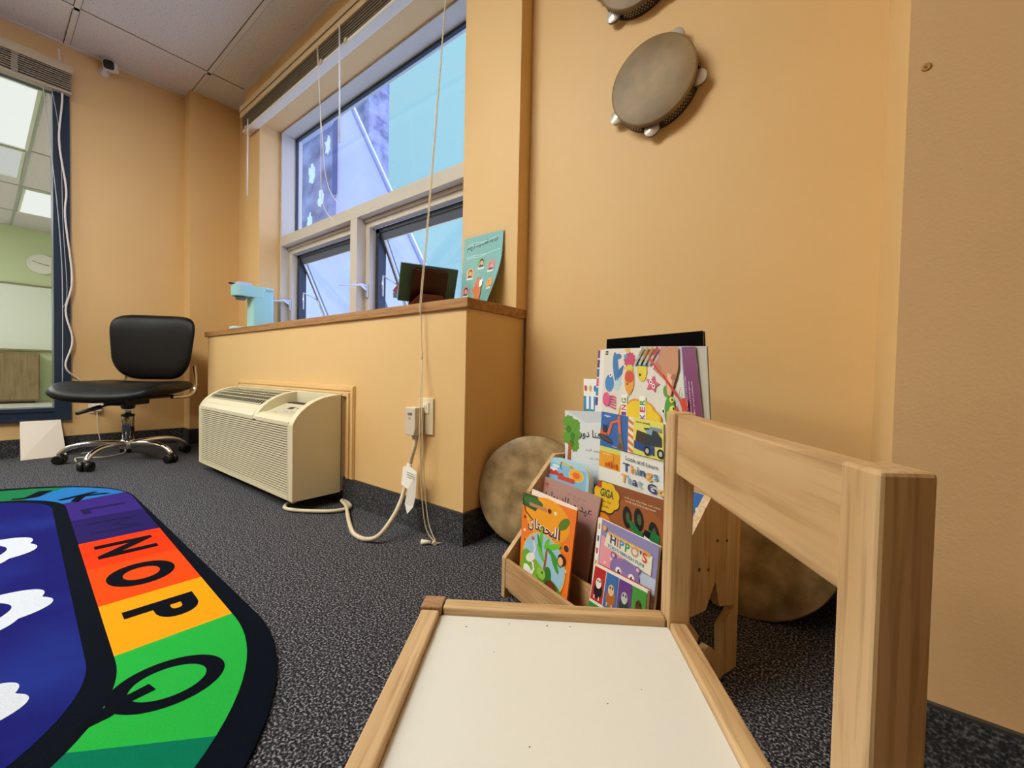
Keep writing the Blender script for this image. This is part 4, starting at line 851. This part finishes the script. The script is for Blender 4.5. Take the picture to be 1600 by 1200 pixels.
def art_marker(A):
    A.rect(0, 0, 1, 1, '#e3ded4', 4); A.rect(.88, 0, 1, 1, '#7c2f68'); A.rect(.872, 0, .88, 1, '#8f9fd0'); A.rect(0, .0, .004, 1, '#f2efe8')
    A.rect(.02, .945, .055, .98, '#2a3a1c'); A.ell(.037, .962, .010, .007, '#d8c03a')
    A.ell(.16, .84, .035, .13, '#2f74b5', rot=8); A.ell(.19, .93, .04, .025, '#2f74b5'); A.ell(.09, .70, .055, .075, '#3a86c8'); A.poly([(.14, .66), (.21, .80), (.24, .70), (.18, .64)], '#bcd9e6'); A.poly([(.18, .72), (.24, .78), (.26, .86), (.20, .82)], '#2a6aab'); A.ell(.10, .77, .018, .02, '#f4f4f0'); A.ell(.10, .77, .008, .010, '#101010')
    A.star(.33, .90, .075, '#c9356b', 12, .82); A.ell(.28, .93, .02, .02, '#3f9fc0'); A.ell(.30, .985, .03, .015, '#e4c53a'); A.ell(.28, .83, .02, .012, '#e4c53a')
    A.poly([(.44, .97), (.50, .97), (.47, .91)], '#dfc43a'); A.ell(.47, .82, .055, .095, '#e6cf2c'); A.poly([(.39, .85), (.55, .85), (.50, .90), (.44, .91)], '#2c8f96'); A.ell(.45, .78, .012, .012, '#101010')
    A.ell(.33, .73, .055, .11, '#e3a02c'); A.ell(.33, .76, .053, .05, '#d2491f'); A.poly([(.28, .82), (.38, .82), (.36, .86), (.31, .86)], '#d6cf4a'); A.ell(.31, .70, .010, .010, '#2c4a30'); A.ell(.33, .64, .018, .03, '#e3a02c')
    A.star(.58, .71, .075, '#d8557a', 5, .5, 75); A.ell(.565, .725, .015, .018, '#ffffff'); A.ell(.59, .695, .015, .018, '#ffffff'); A.ell(.565, .725, .007, .009, '#101010'); A.ell(.59, .695, .007, .009, '#101010')
    A.ell(.065, .56, .045, .06, '#e2588a')
    for k in range(5): A.line([(.10, .585-.02*k), (.15, .59-.024*k), (.185, .575-.022*k)], .012, '#d04678')
    A.blob(.43, .40, .22, .17, '#e19a1c', 9, .1); A.blob(.43, .40, .205, .155, '#eccb1c', 9, .1)
    for x, wd in ((.25, 'COLORING'), (.45, 'MARKER')):
        A.rect(x, .30, x+.062, .61, '#f4f2ec')
        cs = ['#3f9a3a', '#2c6fc0', '#7c3f9a', '#c23a6a']
        vs_ = wd[-5:]
        for k, ch in enumerate(vs_): A.text(ch, x+.055, .315+k*.056, .045, .05, cs[k % 4], .03, rot=90)
    A.ell(.745, .50, .052, .12, '#4f9a3a'); A.ell(.755, .46, .03, .09, '#a9cc6a'); A.ell(.72, .66, .03, .045, '#4f9a3a'); A.ell(.75, .60, .03, .03, '#4f9a3a'); A.ell(.68, .51, .02, .025, '#e9ecdf'); A.ell(.685, .51, .009, .012, '#101010')
    cols = ('#8f9a8a', '#b58a4a', '#c07f3a', '#c0392f', '#d0508a', '#2c5fb0')
    for k, c in enumerate(cols):
        u = .50+.052*k; A.line([(u, 1.0), (u-.10, .86-.04*(k > 3))], .024, c); A.line([(u-.05, .935), (u-.10, .86-.0*k)], .022, '#b9b6ae')
    A.poly([(.70, 1), (.86, 1), (.85, .84), (.80, .72), (.76, .62), (.73, .64), (.72, .74), (.66, .78), (.64, .86)], '#c48b68'); A.poly([(.74, .80), (.79, .78), (.76, .63), (.73, .64)], '#e6b48f'); A.ell(.66, .83, .03, .04, '#b87c5c'); A.ell(.80, .77, .03, .02, '#a86a4c', rot=30)
    A.line([(.56, .92), (.70, .78), (.80, .66), (.86, .56)], .022, '#c92f20'); A.line([(.57, .92), (.70, .785)], .005, '#e98a70')
    A.ell(.845, .52, .045, .11, '#d23a22', rot=-25); A.ell(.83, .57, .016, .06, '#b9c3cc', rot=20); A.ell(.77, .60, .02, .022, '#e8e04a'); A.ell(.775, .53, .024, .028, '#e8e04a'); A.ell(.775, .60, .008, .01, '#101010'); A.ell(.785, .535, .009, .012, '#101010'); A.ell(.80, .43, .05, .025, '#d23a22')
    A.line([(.86, .70), (.84, .64), (.87, .60), (.865, .66)], .004, '#6f6c66')
    for k, s_ in enumerate(('Great for crayons, markers and pencils!', 'Perfect for preschool and kindergarten', 'Over forty pages of sea creatures')): A.text(s_, .915+k*.026, .36+.0*k, .40 if k else .44, .014, '#ead8e4', .0, rot=90)
def art_plain(c): return lambda A: A.rect(.0, .0, 1, 1, c)
def art_blue(A):
    A.rect(0, 0, 1, 1, '#2f8f90', 2); A.rect(0, .78, 1, 1, '#eef0ee')
    for k in range(5): A.rect(.03+.2*k, .60, .12+.2*k, .78, '#2f8fd6'); A.rect(.12+.2*k, .62, .23+.2*k, .78, '#f2f4f2')
    for k, c in enumerate(('#c9473a', '#e3b05a', '#2c7fc0', '#d0608a', '#4fa06a')): A.ell(.10+.2*k, .88, .06, .04, c)
    A.ell(.42, .36, .24, .09, '#8a4a2c'); A.ell(.62, .46, .10, .07, '#9a5530'); A.ell(.60, .50, .05, .04, '#2c1a14')
book('picture_book', 'orange picture book with two swans and a palm tree, front left of the rack', 'book', .018, .026, 11, ((-.002, .228), (.199, .236), (.216, 0), (.048, 0)), .004, art_orange, cover='#ee7a1d')
book('picture_book', 'slim white booklet sticking up just behind the orange swan book', 'book', .026, .026, 11, ((.022, .240), (.190, .239), (.208, 0), (.035, 0)), .003, art_plain('#efe8da'), cover='#efe8da')
book('picture_book', 'dusty pink paperback with dark title behind the orange swan book', 'book', .079, .05, 9, ((-.003, .239), (.216, .236), (.203, 0), (.015, 0)), .006, art_pink, cover='#b48c84')
book('picture_book', 'purple hippo toothbrush book at the front right of the rack', 'book', .024, .026, 12, ((.252, .238), (.402, .232), (.421, 0), (.276, 0)), .006, art_hippo, cover='#f0ece2')
book('board_book', 'small white board book with tiger, zebra and lion photos in front', 'board book', .013, .022, 8, ((.284, .164), (.409, .167), (.420, 0), (.276, 0)), .009, art_animals, bands='#b3302a', cover='#efece2')
book('picture_book', 'brown book with yellow splash and green monster truck on its cover', 'book', .090, .055, 8, ((.196, .264), (.372, .263), (.409, 0), (.201, 0)), .009, art_dino, cover='#8c4f24', page='#efe6cc')
book('board_book', 'thick round cornered board book with a crane and sun on blue', 'board book', .102, .09, 8, ((.002, .250), (.158, .250), (.178, 0), (.013, 0)), .016, art_round, cover='#a9d3e6', page='#f0e9d6', rad=.035)
book('picture_book', 'large vehicle book with orange digger and tow truck photos', 'book', .150, .178, 8, ((.138, .288), (.316, .279), (.355, 0), (.169, 0)), .006, art_things, cover='#e9e9e2')
book('picture_book', 'pale grey book with a green tree left of the vehicle book', 'book', .158, .178, 8, ((-.006, .278), (.155, .288), (.200, 0), (.050, 0)), .004, art_arabic, cover='#d9dde0')
book('activity_book', 'large white sea creature colouring book with a hand holding a red marker', 'book', .205, .33, 7, ((.093, .291), (.348, .286), (.412, 0), (.115, 0)), .003, art_marker, cover='#e3ded4')
b = book('activity_book', 'grey folded sheets fanning out behind the colouring book', 'book', .2115, .33, 7, ((.201, .293), (.370, .286), (.415, 0), (.241, 0)), .004, art_plain('#b9b4a8'), cover='#a9a498')
def art_spine(A):
    A.rect(0, 0, 1, 1, '#efe9e4', 2)
    for k, c in enumerate(('#5a2f6a', '#2f86b8', '#d0608a', '#3a6fa8', '#5a2f6a', '#7a3a70')): A.rect(0, .50+k*.085, .09, .50+k*.085+.072, c)
book('activity_book', 'book with a column of purple, blue and pink squares along its left edge', 'book', .209, .33, 7, ((.067, .289), (.155, .287), (.196, 0), (.090, 0)), .0015, art_spine, cover='#efe9e4')
book('picture_book', 'teal book with blue awning stripes showing at the upper left of the rack', 'book', .217, .33, 7, ((.015, .212), (.105, .212), (.138, 0), (.050, 0)), .003, art_blue, cover='#eef0ee')
book('hardback_book', 'black hardback standing tallest at the back of the rack', 'book', .222, .33, 7, ((.080, .318), (.351, .320), (.401, 0), (.108, 0)), .008, lambda A: A.rect(0, 0, 1, 1, DULL), cover='#050505', page='#e9e2cf')
book('ring_binder', 'bright blue binder seen through the gap under the toddler chair backrest', 'binder', .160, .178, 8, ((.378, .156), (.432, .154), (.433, 0), (.384, 0)), .016, lambda A: (A.rect(0, 0, 1, 1, '#2f6fb8'), A.ell(.5, .8, .1, .03, '#e8e0c0'), A.ell(.5, .3, .1, .03, '#e8e0c0')), cover='#2f6fb8')

# ---------------------------------------------------------------- drums and tambourines
def frame_drum(label, cx, yb, r, th, ps, rim, skin, group):
    w = Vector((math.cos(ps), math.sin(ps), 0)); bk = Vector((-w.y, w.x, 0)); upv = math.cos(th)*Vector((0, 0, 1))+math.sin(th)*bk; n = upv.cross(w)*1.0
    nrm = w.cross(upv); nrm = nrm if nrm.dot(bk) > 0 else -nrm     # points away from the reader
    t = thing('hand_drum', label, 'drum', (cx, yb, 0), group=group)
    c = r*upv
    def ring(m, prof, k=64, mat=None, fill=False):
        vs = []
        for rr_, d in prof:
            for i in range(k): a = 2*math.pi*i/k; vs.append(c+rr_*(math.cos(a)*w+math.sin(a)*upv)+d*nrm)
        m.add(vs, [(j*k+i, j*k+(i+1) % k, (j+1)*k+(i+1) % k, (j+1)*k+i) for j in range(len(prof)-1) for i in range(k)], mat, True)
        if fill: m.add(vs[-k:], [list(range(k))], mat)
    m = MB(); ring(m, [(r-.001, .006), (r, .012), (r, .05), (r-.008, .05), (r-.008, .008)]); link('drum_shell', m, rim, t)
    m = MB(); ring(m, [(r+.0005, .012), (r+.0005, .003), (r-.003, .0), (r*.6, .0005), (r*.2, .0008)], fill=True); link('drum_skin', m, skin, t)
    m = MB(); ring(m, [(r+.0012, .004), (r+.0018, .010), (r+.0004, .013)]); link('rim_band', m, M('#b39a68', .5), t)
    return t
frame_drum('round tan hand drum leaning against the wall left of the rack', -.747, 1.068, .177, .2, .5, M('#4a3820', .6), SKIN2, 'hand drums leaning on the wall')
frame_drum('round tan hand drum leaning against the wall right of the rack', -.141, 1.085, .181, .36, .163, M('#3c2c18', .6), SKIN2, 'hand drums leaning on the wall')

def tambourine(label, c, r, rot, jing, depth=.045):
    t = thing('tambourine', label, 'tambourine', c, group='tambourines on the wall')
    # local: wall at y=0 (plus), front at y=-depth
    def C_(a, rr_, y): return (rr_*math.cos(a), y, rr_*math.sin(a))
    n = 72
    DK = M('#2a211a', .4); m = MB()
    gaps = [R(g+rot) for g in jing]
    def ingap(a): return any(abs((a-g+math.pi) % (2*math.pi)-math.pi) < R(13) for g in gaps)
    for i in range(n):
        a0, a1 = 2*math.pi*i/n, 2*math.pi*(i+1)/n
        for y0, y1 in (((-depth, -depth+.012), (-.012, 0)) if ingap((a0+a1)/2) else ((-depth, 0),)):
            vs = [C_(a, q, y) for a in (a0, a1) for q in (r-.007, r) for y in (y0, y1)]
            m.add(vs, [(0, 1, 3, 2), (4, 6, 7, 5), (0, 4, 5, 1), (2, 3, 7, 6), (0, 2, 6, 4), (1, 5, 7, 3)])
    fr_ = link('frame', m, DK, t)
    for gi in range(len(gaps)):
        gs = sorted(g % (2*math.pi) for g in gaps); lo = gs[gi]+R(18); hi = gs[(gi+1) % len(gs)]+(2*math.pi if gi == len(gs)-1 else 0)-R(18); m = MB(); a = lo
        while a < hi:
            for j, y in enumerate((-depth+.014, -depth+.022, -depth+.030)):
                b_ = a+R(2.2)*(j % 2); p = Vector(C_(b_, r+.0002, y)); e1 = Vector((-math.sin(b_), 0, math.cos(b_))); e2 = Vector((0, 1, 0)); e3 = Vector((math.cos(b_), 0, math.sin(b_)))*.0008
                m.add([p+e1*.0022, p+e2*.0022, p-e1*.0022, p-e2*.0022, p+e3], [(0, 1, 4), (1, 2, 4), (2, 3, 4), (3, 0, 4)])
            a += R(4.4)
        link('inlay', m, M('#d9cdb4', .3), fr_)
    m = MB(); prof = [(r+.0006, -depth+.010), (r+.001, -depth-.001), (r-.004, -depth-.003), (r*.5, -depth-.003), (.001, -depth-.003)]
    vs = [C_(2*math.pi*i/n, q, y) for q, y in prof for i in range(n)]
    m.add(vs, [(j*n+i, j*n+(i+1) % n, (j+1)*n+(i+1) % n, (j+1)*n+i) for j in range(len(prof)-1) for i in range(n)], None, True); link('drum_skin', m, SKIN, t)
    for g in gaps:
        m = MB(); cc = Vector(C_(g, r+.004, -depth/2)); e1 = Vector((-math.sin(g), 0, math.cos(g))); e3 = Vector((math.cos(g), 0, math.sin(g)))
        for off in (-.0045, .0045):
            k = 24; vs = []
            for q, d in ((.0, .0022), (.008, .0020), (.011, .0004), (.0215, .0), (.022, -.0006)):
                for i in range(k): b = 2*math.pi*i/k; vs.append(cc+Vector((0, off+d*(1 if off > 0 else -1), 0))+q*(math.cos(b)*e1+math.sin(b)*e3))
            m.add(vs, [(j*k+i, j*k+(i+1) % k, (j+1)*k+(i+1) % k, (j+1)*k+i) for j in range(4) for i in range(k)], None, True)
        link('jingle', m, M('#eeeae0', .28, .55), t)
    return t
tambourine('tan skinned tambourine with silver jingles hanging alone on the peach wall', (-.448, YT, 1.402), .122, 0, (62, 205, 268, -14))
tambourine('tambourine cut off by the top of the frame, above the other one', (-.505, YT, 1.76), .118, 0, (-130, -50, 30, 110, 180))
# small screw hole mark on the right wall
m = MB(); m.lathe([(.006, 0), (.005, -.0012), (.002, -.001), (0, 0.001)], c=(.084, YR, .988), axis='y', n=14); o = link('trim_4', m, M('#b98a4a', .7)); o['kind'] = 'structure'

# ---------------------------------------------------------------- ceiling lights of this room (behind the viewer)
LE = emit('troffer_glow', (.98, .965, .87, 1), LAMP)
for i, (cx, cy, lab) in enumerate(((-1.515, -.565, 'a'), (-2.735, -1.785, 'b'))):
    if lab in ('left',): continue
    t = thing('ceiling_light', 'fluorescent ceiling light set in the tiled ceiling above the room', 'ceiling light', (cx, cy, CH-.002), group='ceiling lights of this room out of view')
    m = MB(); m.box(-.60, .60, -.295, -.275, -.012, 0); m.box(-.60, .60, .275, .295, -.012, 0); m.box(-.60, -.58, -.275, .275, -.012, 0); m.box(.58, .60, -.275, .275, -.012, 0); link('light_frame', m, M('#e6e2da'), t)
    m = MB(); m.box(-.58, .58, -.275, .275, -.008, -.002); link('diffuser', m, LE, t)
